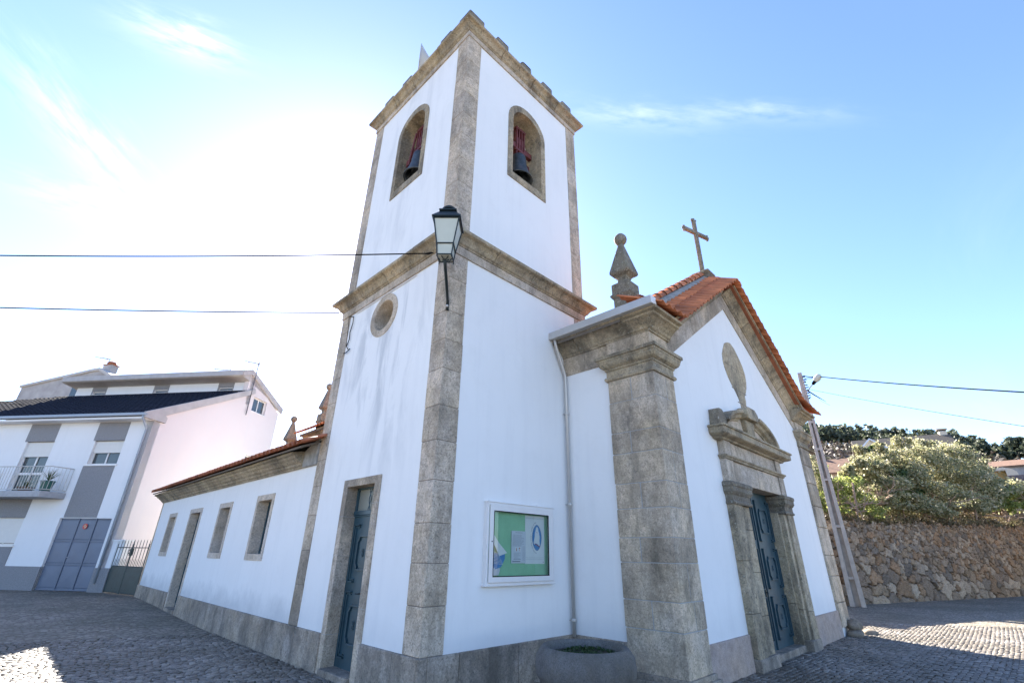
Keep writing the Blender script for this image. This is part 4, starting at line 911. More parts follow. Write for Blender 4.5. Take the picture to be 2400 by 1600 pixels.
m = MB(); m.box((1.665, 1.77, -.0333), (1.715, 1.835, -.0324), F2); m.box((1.735, 1.77, -.0333), (1.785, 1.835, -.0324), F2); m.build('picture', 'paper', no)
m = MB(); m.plate(F2, [(1.682, 1.775), (1.698, 1.775), (1.696, 1.81), (1.69, 1.832), (1.683, 1.81)], [], -.0341, -.0334); m.box((1.757, 1.775, -.0341), (1.764, 1.832, -.0334), F2); m.box((1.743, 1.812, -.0341), (1.778, 1.819, -.0334), F2); m.build('picture_figure', 'palered', no); adopt(no)
le_ = thing('fallen_leaflet', 'crumpled blue leaflet slipping down at the left of the notice case', 'leaflet', (1.2, -.06, 1.43))
m = MB(); m.add([F2(1.10, 1.80, -.045), F2(1.20, 1.74, -.05), F2(1.43, 1.76, -.04), F2(1.42, 1.66, -.045), F2(1.33, 1.55, -.06), F2(1.22, 1.52, -.05), F2(1.10, 1.53, -.04)], [(0, 1, 6), (1, 5, 6), (1, 4, 5), (1, 2, 3), (1, 3, 4)]); m.build('blue_sheet', 'blue', le_)
m = MB(); m.add([F2(1.11, 2.05, -.07), F2(1.28, 1.88, -.06), F2(1.46, 1.745, -.055), F2(1.28, 1.70, -.065), F2(1.22, 1.78, -.075), F2(1.11, 1.93, -.07)], [(0, 1, 5), (1, 4, 5), (1, 2, 3), (1, 3, 4)]); m.build('white_sheet', 'paper', le_)
m = MB()
for k in range(9): m.tube([F2(1.13+.006*k, 1.77-.021*k, -.062), F2(1.27+.012*k, 1.73-.018*k, -.064)], .0028, 4)
m.build('print_lines', 'paper', le_); 
m = MB(); m.add([F2(1.11, 1.54, -.04), F2(1.24, 1.56, -.05), F2(1.33, 1.53, -.045), F2(1.30, 1.44, -.04), F2(1.11, 1.435, -.05)], [(0, 1, 4), (1, 3, 4), (1, 2, 3)]); m.build('crumpled_sheet', 'paper2', le_); adopt(le_)

# ------------------------------------------------------------------ planter
pl_ = thing('planter', 'round grey concrete planter with mossy soil at the foot of the church corner', 'planter', (1.17, -1.68, 0))
cm = granite('exposed_concrete', (.16, .152, .145), dark=.45, la=.1, isl=0, grime=.5, sp=120); M['exposed'] = cm
m = MB(); R_ = .585
m.lathe([(R_-.06, 0), (R_-.045, .42), (R_-.02, .44), (R_, .48), (R_+.005, .57), (R_-.01, .66), (R_-.05, .72), (R_-.085, .75), (R_-.115, .745), (R_-.14, .71), (R_-.15, .60), (R_-.155, .5), (.001, .5)], (1.17, -1.68, 0), 56); m.build('bowl', 'exposed', pl_, smooth=True)
m = MB(); t0 = math.atan2(-5.67+1.68, -4.14-1.17)
vs = []; kk = 24
for z in (.0, .395):
    for k in range(kk+1):
        t = t0-.30+1.2*k/kk; vs.append((1.17+(R_-.035)*math.cos(t), -1.68+(R_-.035)*math.sin(t), z))
m.add(vs, [(k, k+1, kk+2+k, kk+1+k) for k in range(kk)]); o = m.build('side_panel', 'alu_white', pl_, smooth=True)
md = o.modifiers.new('s', 'SOLIDIFY'); md.thickness = .01
M['soil'] = plain('mossy_soil', (.035, .035, .02), .95, var=.5, sc=12, bmp=.6)
m = MB(); g_ = 22; vs = []; fs = []
for i in range(g_):
    for j in range(28):
        r = .43*(i+.01)/(g_-1); t = 2*PI*j/28; vs.append((1.17+r*math.cos(t), -1.68+r*math.sin(t), .655+random.uniform(-.008, .018)+.01*math.sin(r*30)))
for i in range(g_-1):
    for j in range(28): fs.append((i*28+j, i*28+(j+1) % 28, (i+1)*28+(j+1) % 28, (i+1)*28+j))
m.add(vs, fs); m.build('soil', 'soil', pl_, smooth=True)
M['moss'] = leaf_mat('moss', (.02, .045, .01), (.035, .07, .015), (.06, .09, .03))
def leaf_cloud(C, size, flat=0.0, jit=.5, asp=1.6):
    """quads at points C (n,3) with random orientation; returns V,F"""
    n_ = len(C); a = rng.normal(size=(n_, 3)); a[:, 2] *= (1-flat*.7); a /= np.linalg.norm(a, axis=1)[:, None]
    r = rng.normal(size=(n_, 3)); b_ = np.cross(a, r); b_ /= np.linalg.norm(b_, axis=1)[:, None]
    s = (size*(1+jit*(rng.random(n_)-.5)))[:, None]; A = a*s*asp/2; B = b_*s/2
    V = np.stack([C-A, C-B*.9+A*.1, C+A, C+B*.9+A*.1], 1).reshape(-1, 3); F = np.arange(n_*4).reshape(-1, 4); return V, F
r = .41*np.sqrt(rng.random(1300)); t = rng.random(1300)*2*PI; keep = (np.sin(t*3)+np.sin(r*25+t) > -.4)
C_ = np.stack([1.17+r*np.cos(t), -1.68+r*np.sin(t), .672+rng.random(1300)*.02], 1)[keep]; V, F_ = leaf_cloud(C_, .02)
npmesh('moss', V, F_, 'moss', pl_); adopt(pl_)
# boulders at the right pilaster foot
M['rock'] = granite('boulder', (.25, .21, .17), dark=.3, la=.3, isl=.1, grime=.5, sp=60)
def boulder(c, r, sq=(1, 1, .7), seed=0, label='', mat='rock'):
    bm = bmesh.new(); bmesh.ops.create_icosphere(bm, subdivisions=4, radius=1); rr = np.random.default_rng(seed); D = [Vector(rr.normal(size=3)) for _ in range(7)]
    for v in bm.verts:
        p = v.co.copy(); s_ = 1+.10*sum(math.sin(p.dot(d)*2.2+i) for i, d in enumerate(D))/2.2
        v.co = Vector((p.x*r*sq[0]*s_, p.y*r*sq[1]*s_, p.z*r*sq[2]*s_))
    me = bpy.data.meshes.new('boulder'); bm.to_mesh(me); bm.free(); me.materials.append(M[mat]); me.polygons.foreach_set('use_smooth', [True]*len(me.polygons))
    o = bpy.data.objects.new('boulder', me); COL.objects.link(o); o.location = c; tag(o, label, 'boulder'); return o
boulder((12.16, -2.13, .17), .23, (1.1, .8, .62), 3, 'mossy dark boulder on top against the far pilaster foot of the church')
boulder((12.08, -2.15, .0), .22, (1.2, .8, .5), 5, 'low rounded stone under the mossy boulder at the pilaster foot')
boulder((12.75, -2.3, -.04), .24, (1.3, .8, .4), 8, 'flat brown stone on the sunlit edge beside the church corner')

# ------------------------------------------------------------------ ground
def gz(x, y):
    t = np.clip((y-6)/12, 0, 1); a = .17*t*t*(3-2*t); b_ = -.045*np.clip((x-3)/6, 0, 1); return a+b_
xs = np.concatenate([np.linspace(-900, -60, 8), np.linspace(-40, 60, 101), np.linspace(80, 900, 8)]); ys = np.concatenate([np.linspace(-900, -60, 8), np.linspace(-40, 60, 101), np.linspace(80, 900, 8)])
X, Y = np.meshgrid(xs, ys, indexing='ij'); Z = gz(X, Y)-.022; V = np.stack([X, Y, Z], -1).reshape(-1, 3); nx, ny = X.shape
I = (np.arange(nx-1)[:, None]*ny+np.arange(ny-1)[None]).ravel(); F_ = np.stack([I, I+ny, I+ny+1, I+1], 1)
gm_, n_, l_, bb = new_mat('cobble_ground'); v_ = coords(n_, l_, (8, 11, 8)); vo = n_.new('ShaderNodeTexVoronoi'); l_.new(v_, vo.inputs['Vector']); vo.feature = 'DISTANCE_TO_EDGE'; vo.inputs['Scale'].default_value = 1
v1 = n_.new('ShaderNodeTexVoronoi'); l_.new(v_, v1.inputs['Vector']); v1.inputs['Scale'].default_value = 1
ed = ramp(n_, l_, vo.outputs['Distance'], [(.02, 0), (.14, 1)]); sp_ = n_.new('ShaderNodeSeparateColor'); l_.new(v1.outputs['Color'], sp_.inputs[0])
c = ramp(n_, l_, sp_.outputs[0], [(0, (.16, .135, .11)), (.5, (.25, .215, .175)), (1, (.34, .30, .25))]); c = mix(n_, l_, ed, (.13, .105, .07), c)
c = mix(n_, l_, ramp(n_, l_, noise(n_, l_, coords(n_, l_), .35, 6, .65), [(.45, 0), (.62, .55)]), c, (.10, .085, .055))
l_.new(c, bb.inputs['Base Color']); bb.inputs['Roughness'].default_value = .85; bump(n_, l_, bb, ed, .8, .02); M['cobble_ground'] = gm_
npmesh('ground', V, F_, 'cobble_ground', smooth=True)['kind'] = 'structure'
# real setts where the camera can see them
pitx, pity = .100, .087; rows = np.arange(-14, 25, pity)
C_ = []
for iy, y in enumerate(rows):
    xr = np.arange(-14, 42, pitx)+rng.random()*pitx; C_.append(np.stack([xr, np.full_like(xr, y)], 1))
C_ = np.concatenate(C_); C_ += rng.normal(size=C_.shape)*np.array([.011, .009]); C_[:, 1] += .05*np.sin(C_[:, 0]*.45+C_[:, 1]*.2)
P = np.column_stack([C_, gz(C_[:, 0], C_[:, 1])])-np.array(CAM)
Rm = np.array([rt, up, fw]); Q = P @ Rm.T; zf_ = np.maximum(Q[:, 2], .01); px_ = 1200+1096.9*Q[:, 0]/zf_; py_ = 800-1096.9*Q[:, 1]/zf_
dist = np.linalg.norm(P, axis=1)
ok = (Q[:, 2] > .2) & (py_ > 1200) & (px_ > -500) & (px_ < 2900) & (py_ < 2300) & (dist < 38)
ok &= ~((C_[:, 0] > -.05) & (C_[:, 1] > -.05) & (C_[:, 0] < 12.4)) & ((C_-np.array([22.2, .17])) @ np.array([.3171, .9484]) < .1) & ((C_-np.array([-.66, 19.9])) @ np.array([.8039, .5948]) < 0.2) & ~((C_[:, 0] > 3.0) & (C_[:, 0] < 12.4) & (C_[:, 1] > PF-.05))
C_ = C_[ok]; n_s = len(C_)
def setts(C, a0, b0):
    n = len(C); a = a0*(1+.16*(rng.random(n)-.5))/2; b_ = b0*(1+.16*(rng.random(n)-.5))/2; th = rng.normal(size=n)*.10; ca, sa = np.cos(th), np.sin(th)
    top = gz(C[:, 0], C[:, 1])+rng.normal(size=n)*.0035; tx, ty = rng.normal(size=n)*.05, rng.normal(size=n)*.05
    V = []; corner = [(-1, -1), (1, -1), (1, 1), (-1, 1)]
    for (s_, dz) in ((1.0, -.05), (1.0, -.010), (.88, -.002), (.45, .002)):
        for (cx_, cy_) in corner:
            k = 1+.12*(rng.random(n)-.5); u = cx_*a*s_*k; v = cy_*b_*s_*k; V.append(np.stack([C[:, 0]+u*ca-v*sa, C[:, 1]+u*sa+v*ca, top+dz+(u*tx+v*ty if dz > -.04 else 0)], 1))
    V = np.stack(V, 1).reshape(-1, 3); base = np.arange(n)[:, None]*16; fs = []
    for rg in range(3):
        for k in range(4): q = (k+1) % 4; fs.append([rg*4+k, rg*4+q, rg*4+4+q, rg*4+4+k])
    fs.append([12, 13, 14, 15]); F = (base[:, None, :]+np.array(fs)[None]).reshape(-1, 4); return V, F
V, F_ = setts(C_, .094, .081)
sm, n_, l_, bb = new_mat('granite_setts'); g = n_.new('ShaderNodeNewGeometry'); v_ = coords(n_, l_)
c = ramp(n_, l_, g.outputs['Random Per Island'], [(0, (.115, .095, .078)), (.4, (.18, .155, .13)), (.8, (.25, .215, .18)), (1, (.34, .30, .25))])
c = mix(n_, l_, ramp(n_, l_, noise(n_, l_, v_, .45, 6, .65), [(.40, 0), (.60, .75)]), c, (.075, .058, .035))
c = mix(n_, l_, 1.0, c, ramp(n_, l_, noise(n_, l_, v_, 90, 3, .7), [(.35, .7), (.65, 1.2)]), 'MULTIPLY')
l_.new(c, bb.inputs['Base Color']); bb.inputs['Roughness'].default_value = .55; bb.inputs['Specular IOR Level'].default_value = .5
bump(n_, l_, bb, noise(n_, l_, v_, 60, 4, .7), .5, .004); M['setts'] = sm
npmesh('cobblestones', V, F_, 'setts', smooth=True)['kind'] = 'structure'
M['moss_joint'] = leaf_mat('joint_moss', (.03, .05, .012), (.05, .065, .02), (.09, .075, .04))
k = 75000; idx = rng.integers(0, n_s, k); Cj = C_[idx]+np.stack([np.where(rng.random(k) < .5, .049, 0)+rng.normal(size=k)*.006, rng.normal(size=k)*.03], 1)
nn_ = np.sin(Cj[:, 0]*.8+1.3*np.sin(Cj[:, 1]*.5))+np.sin(Cj[:, 1]*1.1+Cj[:, 0]*.3)
Cj = Cj[(nn_ > .1)]; V, F_ = leaf_cloud(np.column_stack([Cj, gz(Cj[:, 0], Cj[:, 1])-.008]), .016); o = npmesh('moss', V, F_, 'moss_joint'); tag(o, 'low green moss growing in the cobble joints', 'moss', kind='stuff')


# ------------------------------------------------------------------ white house on the left
M['hwhite'] = whitewash('house_render', (.74, .75, .76)); M['hcream'] = whitewash('house_render_side', (.70, .635, .62))
def rough_render(name, col, sc=30):
    m, n, l, b = new_mat(name); v = coords(n, l); h = noise(n, l, coords(n, l, (1, 1, 2.2)), sc, 5, .6)
    l.new(mix(n, l, ramp(n, l, h, [(.3, .75), (.65, 1.1)]), 0.0, col, 'MIX') if False else mix(n, l, 1.0, col, ramp(n, l, h, [(.3, .72), (.65, 1.12)]), 'MULTIPLY'), b.inputs['Base Color']); b.inputs['Roughness'].default_value = .95
    bump(n, l, b, h, .9, .03); return m
M['hgrey'] = rough_render('grey_roughcast', (.27, .27, .28)); M['fascia'] = plain('fascia_concrete', (.43, .41, .40), .85, var=.12, sc=3)
M['slate'] = plain('black_roof_tile', (.014, .017, .028), .9, var=.35, sc=9, spec=.12); M['garage'] = plain('blue_grey_steel', (.135, .165, .225), .45, .2, var=.10, sc=1.2)
M['pvc'] = plain('grey_blue_pvc', (.30, .35, .41), .4, var=.05); M['shutter'] = plain('cream_shutter', (.66, .65, .62), .6, var=.03)
M['rail'] = plain('cream_iron_rail', (.50, .49, .46), .5, var=.15); M['balcony'] = plain('balcony_concrete', (.36, .365, .38), .9, var=.15, bmp=.2)
HO = Vector((-.66, 19.935, .0)); HA = rad(36.5); HW = Vector((math.cos(HA), math.sin(HA), 0)); HU = Vector((-HW.y, HW.x, 0))
HF = frame(HO, HU, (0, 0, 1), HW)      # u along facade (left), v up, w into house
HS = frame(HO+HU*.22, HW, (0, 0, 1), HU)   # side wall: u = depth, v up, w into house
HB = lambda s_, d, z: tuple(HO+HU*s_+HW*d+Vector((0, 0, z)))
house = thing('house', 'white two-storey house with a dark roof, blue garage door and balcony', 'house', tuple(HO))
SL = 17.0
m = MB()
m.plate(HF, rect(.22, -.3, SL, 7.0), [rect(.66, -.1, 3.14, 2.83), rect(1.37, 5.03, 2.85, 6.06), rect(4.96, 3.85, 6.42, 6.07), rect(4.88, 1.78, 6.4, 2.84)], 0, .35)
m.plate(HF, rect(.22, 9.3, 11.8, 10.62), [rect(a, 10.14, a+.88, 10.33) for a in (1.28, 5.50, 9.72)], 5.3, 5.55)
wall = m.build('front_wall', 'hwhite', house)
m = MB(); m.plate(HS, [(.0, -.3), (8.42, -.3), (8.42, 9.56), (5.19, 11.0), (5.19, 9.9), (0, 7.0)], [rect(5.91, 9.08, 7.13, 9.90), rect(6.36, 5.6, 7.40, 6.62)], .0, .3)
m.box((8.1, -.3, .3), (8.42, 9.5, 11.5), HS); m.box((.1, -.3, SL-.4), (8.42, 7.0, SL-.22), HS)
m.build('side_wall', 'hcream', house)
m = MB(); P_ = -.012
for (a, b_, c, d) in ((1.37, 6.06, 2.95, 6.88), (1.40, 2.86, 2.98, 4.96), (4.98, 6.07, 6.54, 6.88), (4.86, 2.84, 6.6, 3.62)): m.box((a, b_, P_), (c, d, .1), HF)
for a in (1.22, 5.45, 9.68): m.plate(HF, rect(a, 9.6, a+1.02, 10.60), [rect(a+.06, 10.14, a+.94, 10.33)], 5.29, 5.35)
m.box((.20, -.3, -.03), (.66, 1.0, .1), HF); m.box((3.14, -.3, -.03), (SL, 1.0, .1), HF); m.box((4.88, 1.0, -.03), (SL-.02, 1.78, .1), HF)
m.box((.0, -.3, -.03), (8.4, 1.0, .05), HS); build_split(m, 'roughcast_panel', 'hgrey', house)
# garage door: three leaves of pressed steel with rails
m = MB(); m.box((.66, .2, .10), (3.14, 2.83, .14), HF); gd = m.build('garage_door', 'garage', house)
for (a, c) in ((.67, 1.42), (1.44, 2.24), (2.26, 3.13)):
    for (z0_, z1_) in ((.23, 1.08), (1.11, 1.95), (1.98, 2.80)):
        m = MB(); x0_, x1_ = a+.03, c-.03; cx_, cz_ = (x0_+x1_)/2, (z0_+z1_)/2
        vs = [HF(x0_, z0_+.03, .10), HF(x1_, z0_+.03, .10), HF(x1_, z1_-.03, .10), HF(x0_, z1_-.03, .10), HF(x0_+.02, z0_+.05, .085), HF(x1_-.02, z0_+.05, .085), HF(x1_-.02, z1_-.05, .085), HF(x0_+.02, z1_-.05, .085), HF(cx_, cz_, .074)]
        m.add(vs, [(0, 1, 5, 4), (1, 2, 6, 5), (2, 3, 7, 6), (3, 0, 4, 7), (4, 5, 8), (5, 6, 8), (6, 7, 8), (7, 4, 8)]); m.build('door_panel', 'garage', gd)
m = MB()
for x in (1.43, 2.25): m.box((x-.018, .2, .065), (x+.018, 2.83, .101), HF)
for z in (1.095, 1.965): m.box((.66, z-.015, .075), (3.14, z+.015, .101), HF)
m.box((.66, .17, .06), (3.14, .215, .11), HF); m.build('door_rail', 'garage', gd)
m = MB(); m.tube([HF(2.17, 1.36, .06), HF(2.17, 1.36, .02), HF(2.10, 1.36, .02)], .012, 6); m.build('handle', 'alu', gd)
M['signred'] = plain('sign_red', (.55, .05, .04), .5); M['signpale'] = plain('sign_pale', (.50, .42, .30), .6)
m = MB(); m.lathe([(.095, 0), (.095, -.01), (.001, -.01)], n=28, fr=lambda x, y, z: HF(1.84+x, 2.52+y, .052+z)); sg = m.build('no_parking_sign', 'signpale', gd)
m = MB(); m.plate(HF, ell(1.84, 2.52, .105, .105), [ell(1.84, 2.52, .074, .074)], .034, .05)
c4, s4 = math.cos(rad(45)), math.sin(rad(45)); m.plate(HF, [(1.84+(-.074*c4*e1+ -.013*s4*e2), 2.52+(.074*s4*e1-.013*c4*e2)) for e1, e2 in ((-1, -1), (1, -1), (1, 1), (-1, 1))], [], .033, .046); m.build('sign_ring', 'signred', gd)
def roller_window(u0, u1, z0, z1, zs, name='window', door=False):
    """zs = bottom of the lowered shutter"""
    m = MB(); m.plate(HF, rect(u0, z0, u1, z1), [rect(u0+.05, z0+.05, (u0+u1)/2-.03, z1-.05), rect((u0+u1)/2+.03, z0+.05, u1-.05, z1-.05)], .14, .20); w_ = m.build(name, 'alu_white', house)
    m = MB(); m.box((u0+.03, z0+.03, .17), (u1-.03, z1-.03, .175), HF); m.build('window_pane', 'wg', w_)
    m = MB(); n_sl = int((z1-zs)/.055)
    for k in range(n_sl): m.box((u0+.01, zs+k*.055, .085), (u1-.01, zs+k*.055+.048, .11), HF)
    m.box((u0+.01, zs, .09), (u1-.01, z1, .105), HF); m.build('roller_shutter', 'shutter', w_)
    if not door: m = MB(); m.box((u0-.06, z0-.07, -.05), (u1+.06, z0, .14), HF); m.build('window_sill', 'alu_white', w_)
    m = MB(); m.box((u0+.12, z0+.06, .26), (u0+.45, z1, .28), HF); m.box((u1-.40, z0+.06, .26), (u1-.1, z1, .28), HF); m.build('curtain', 'paper', w_)
    m = MB(); m.box((u0+.01, z0+.01, .45), (u1-.01, z1, .5), HF); m.build('dark_backing', 'dark', w_)  # near-black sheet whose colour stands in for the unlit interior
    return w_
roller_window(1.37, 2.85, 5.03, 6.06, 5.53); w2 = roller_window(4.96, 6.42, 3.86, 6.07, 5.40, 'balcony_door', True); roller_window(4.88, 6.4, 1.78, 2.84, 1.85)
m = MB()
m.box((5.00, 4.62, .13), (6.38, 4.72, .16), HF); m.box((5.65, 3.86, .13), (5.72, 5.4, .15), HF); m.build('mid_rail', 'alu_white', w2)
for a in (1.28, 5.50, 9.72):
    m = MB(); m.box((a, 10.14, 5.42), (a+.88, 10.33, 5.45), HF); w_ = m.build('attic_window', 'wg', house); m = MB(); m.box((a-.02, 10.27, 5.36), (a+.90, 10.33, 5.40), HF); m.box((a-.02, 10.12, 5.27), (a+.90, 10.14, 5.44), HF); m.build('window_frame', 'alu_white', w_)
def side_window(u0, u1, z0, z1):
    m = MB(); cu = (u0+u1)/2; m.plate(HS, rect(u0, z0, u1, z1), [rect(u0+.06, z0+.06, cu-.03, z1-.06), rect(cu+.03, z0+.06, u1-.06, z1-.06)], .13, .18); w_ = m.build('side_window', 'alu_white', house)
    m = MB(); m.box((u0+.03, z0+.03, .16), (u1-.03, z1-.03, .165), HS); m.build('window_pane', 'wg', w_)
    m = MB(); m.box((u0-.05, z0-.05, -.03), (u1+.05, z0, .13), HS); m.build('window_sill', 'alu_white', w_)
    m = MB(); m.box((u0+.1, z0+.05, .22), (cu-.1, z1, .24), HS); m.build('curtain', 'paper', w_)
side_window(5.91, 7.13, 9.08, 9.90); side_window(6.36, 7.40, 5.6, 6.62)
# balcony
bal = MB(); bal.prism(frame(HO, HU, HW, (0, 0, 1)), [(3.33, 0), (2.62, -.55), (3.40, -.95), (8.6, -.95), (8.6, 0)][0:1]+[(3.38, -.9), (8.6, -.9), (8.6, 0)], 3.56, 3.84); bal.v = []; bal.f = []
bal.prism(frame(HO, HU, HW, (0, 0, 1)), [(3.30, .0), (3.30, -.18), (3.48, -.92), (8.6, -.92), (8.6, .0)], 3.58, 3.83); bo = bal.build('balcony', 'balcony', house, bev=.02)
m = MB(); path = [(3.33, -.03), (3.34, -.16), (3.52, -.86), (8.5, -.86)]
tp_ = lambda z: [HB(a, b_, z) for a, b_ in path]
m.tube(tp_(4.82), .022, 6); m.tube(tp_(3.90), .016, 6)
def along(path, t):
    L_ = [math.dist(path[i], path[i+1]) for i in range(len(path)-1)]; t *= sum(L_)
    for i, l__ in enumerate(L_):
        if t <= l__: return tuple(path[i][k]+(path[i+1][k]-path[i][k])*t/l__ for k in (0, 1))
        t -= l__
    return path[-1]
for k in range(42):
    a, b_ = along(path, k/41); m.tube([HB(a, b_, 3.90), HB(a, b_, 4.82)], .010, 5)
    if k % 5 == 2 and k > 5:
        for sg_ in (1, -1): m.tube([HB(a+sg_*.07, b_, 4.55), HB(a+sg_*.03, b_, 4.42), HB(a+sg_*.03, b_, 4.30), HB(a+sg_*.07, b_, 4.17)], .009, 4)
m.build('railing', 'rail', bo)
# roofs, fascias, gutter
sl1 = (9.94-7.10)/5.5
rz = lambda d: 7.10+(d+.5)*sl1
m = MB(); th = .05
def roofq(pts, name, mat='slate', parent=house, th=.06):
    m = MB(); k = len(pts); m.add([HB(*p) for p in pts]+[HB(p[0], p[1], p[2]-th) for p in pts], [tuple(range(k)), tuple(range(2*k-1, k-1, -1))]+[(i, (i+1) % k, k+(i+1) % k, k+i) for i in range(k)]); return m.build(name, mat, parent)
m = MB(); ncr = 17
for r in range(ncr):
    d0, d1 = -.5+5.75*r/ncr, -.5+5.75*(r+1)/ncr; x1 = 18.5-(max(0, d0-2.6))*2.6
    ncol = int((x1-.0)/.3)
    for c in range(ncol):
        a0 = -.02+c*.3
        for (e0_, e1_, hh) in ((0, .1, .03), (.1, .2, .0), (.2, .3, .03)):
            pass
    nc2 = int(x1/.15); vs = []; fs = []
    for k in range(nc2+1):
        u_ = .24+k*x1/nc2; h = .022*math.cos(k*PI)
        vs += [HB(u_, d0-.04, rz(d0)+.035+h), HB(u_, d1, rz(d1)+h), HB(u_, d0-.04, rz(d0)-.01+h)]
    for k in range(nc2): fs += [(k*3, k*3+3, k*3+4, k*3+1), (k*3, k*3+2, k*3+5, k*3+3)]
    m.add(vs, fs)
m.build('front_roof', 'slate', house)
roofq([(0.25, -.45, 7.06), (18, -.45, 7.06), (12, 5.3, 9.94), (0.25, 5.3, 9.98)], 'roof_deck', 'dark')
m = MB(); m.prism(HS, [(-.55, 6.92), (-.62, 7.16), (5.75, 10.33), (5.82, 10.05), (.42, 7.25), (.55, 7.15), (.52, 6.92)], -.10, -.002); m.prism(HS, [(4.50, 11.05), (5.16, 11.31), (8.66, 9.92), (8.60, 9.56), (5.22, 11.0), (4.56, 10.74)], -.10, -.002); build_split(m, 'verge_fascia', 'fascia', house, bev=.01)
m = MB(); m.box((.24, 6.90, -.48), (17.5, 6.98, .05), HF); m.build('eave_soffit', 'hwhite', house)
m = MB(); m.prism(frame(HO, HW, (0, 0, 1), HU), [(4.50, 10.76), (4.50, 11.05), (4.62, 11.08), (5.18, 11.30), (8.66, 9.92), (8.60, 9.80), (5.2, 10.62), (4.6, 10.70)], .22, 12.1); m.build('upper_roof', 'fascia', house)
m = MB(); m.box((.12, 7.02, -.60), (17.5, 7.14, -.48), HF); m.build('eave_gutter', 'pvc', house, bev=.015)
m = MB(); m.tube([HF(.30, 7.02, -.54), HF(.28, 6.90, -.52), HF(.40, 6.55, -.08), HF(.42, 6.45, -.06), HF(.42, .45, -.06)], .045, 10); m.build('rain_pipe', 'pvc', house, smooth=True)
m = MB()
for z in (5.4, 3.6, 2.2, 1.1): m.lathe([(.055, 0), (.055, .04)], HF(.42, z, -.06), 10)
build_split(m, 'pipe_collar', 'pvc', house)
adopt(house)
# plants on the balcony
M['pot'] = plain('green_pot', (.02, .10, .085), .4); M['clay'] = plain('clay_bowl', (.14, .09, .06), .8); M['spiky'] = leaf_mat('spiky_leaf', (.03, .07, .02), (.06, .10, .03), (.16, .17, .06))
def pot_plant(c, r, h, mat, label, n_=26, hh=.55):
    o = thing('potted_plant', label, 'potted plant', c, 'potted plants on the balcony'); m = MB(); m.lathe([(r*.7, 0), (r, h), (r*1.06, h), (r*1.06, h-.03), (r*.9, h-.04), (.001, h-.05)], n=16); m.build('pot', mat, o)
    m = MB()
    for k in range(n_):
        t = random.uniform(0, 2*PI); L_ = hh*random.uniform(.6, 1.1); ln = random.uniform(.2, .9); w_ = .022
        p = [Vector((math.cos(t)*ln*L_*q, math.sin(t)*ln*L_*q, h+L_*q*(1-.55*ln*q))) for q in (0, .35, .7, 1)]; sd_ = Vector((-math.sin(t), math.cos(t), 0))
        vs = [v for i, q in enumerate(p) for v in (q-sd_*w_*(1-i/3.2), q+sd_*w_*(1-i/3.2))]; m.add(vs, [(0, 1, 3, 2), (2, 3, 5, 4), (4, 5, 7, 6)])
    m.build('leaves', 'spiky', o)
pot_plant(HB(3.75, -.55, 3.84), .24, .42, 'pot', 'spiky plant in a dark green pot at the right end of the balcony', 34, .62)
pot_plant(HB(4.75, -.55, 3.84), .28, .17, 'clay', 'smaller plant in a low brown bowl on the balcony, left of the green pot', 22, .45)
# gate and pier between house and side wing
pier = thing('gate_pier', 'low white gate pier with a grey base beside the downpipe', 'pier', HF(0, 0, 0))
m = MB(); m.box((-.02, 1.0, -.02), (.20, 1.98, .35), HF); m.build('pier_shaft', 'hwhite', pier); m = MB(); m.box((-.03, -.2, -.03), (.21, 1.0, .36), HF); m.build('pier_base', 'hgrey', pier); m = MB(); m.box((-.34, 1.97, -.06), (.24, 2.03, .38), HF); m.build('pier_cap', 'hwhite', pier)
m = MB(); m.box((-.32, 1.0, .0), (-.02, 1.97, .3), HF); m.build('pier_return', 'hwhite', pier); adopt(pier)
g0 = Vector(HF(-.03, 0, .02)); g1 = Vector((-.02, 17.46, .12)); gd_ = (g1-g0); gd_.z = 0; gl_ = gd_.length; gd_.normalize(); gn = Vector((-gd_.y, gd_.x, 0))
g1 = g0+gd_*min(gl_, 2.6); gl_ = min(gl_, 2.6)
M['gatep'] = plain('dark_green_gate_paint', (.018, .04, .042), .45, var=.3)
GF = frame(Vector((g0.x, g0.y, .17)), gd_, (0, 0, 1), gn)
gate = thing('iron_gate', 'dark green two-leaf spiked iron gate between the house and the side wing', 'gate', tuple(g0))
for (a, c) in ((.03, gl_/2-.02), (gl_/2+.02, gl_-.03)):
    m = MB(); m.box((a, .03, -.005), (c, .92, .005), GF); lf_ = m.build('sheet_panel', 'gatep', gate)
    m = MB()
    for x in (a, c): m.tube([GF(x, 0, 0), GF(x, 1.72, 0)], .022, 6)
    for z in (.03, .92, 1.58): m.tube([GF(a, z, 0), GF(c, z, 0)], .016, 6)
    n_ = 5
    for k in range(n_+1):
        x = a+(c-a)*k/n_; m.tube([GF(x, .92, 0), GF(x, 1.80, 0), GF(x, 1.88, 0)], [.011, .011, .001], 5)
        if k < n_: xm = x+(c-a)/n_/2; m.tube([GF(xm, .92, 0), GF(xm, 1.12, 0), GF(xm, 1.20, 0)], [.009, .009, .001], 5); m.lathe([(.001, 0), (.015, .01), (.001, .02)], GF(xm, .15, -.01), 5)
    m.build('gate_leaf', 'gatep', gate)
m = MB(); m.box((gl_/2-.05, 1.30, -.05), (gl_/2+.05, 1.55, .05), GF); m.tube([GF(gl_/2-.06, 1.50, -.05), GF(gl_/2-.14, 1.44, -.06), GF(gl_/2-.06, 1.36, -.05)], .012, 6); m.build('lock_box', 'gatep', gate); adopt(gate)

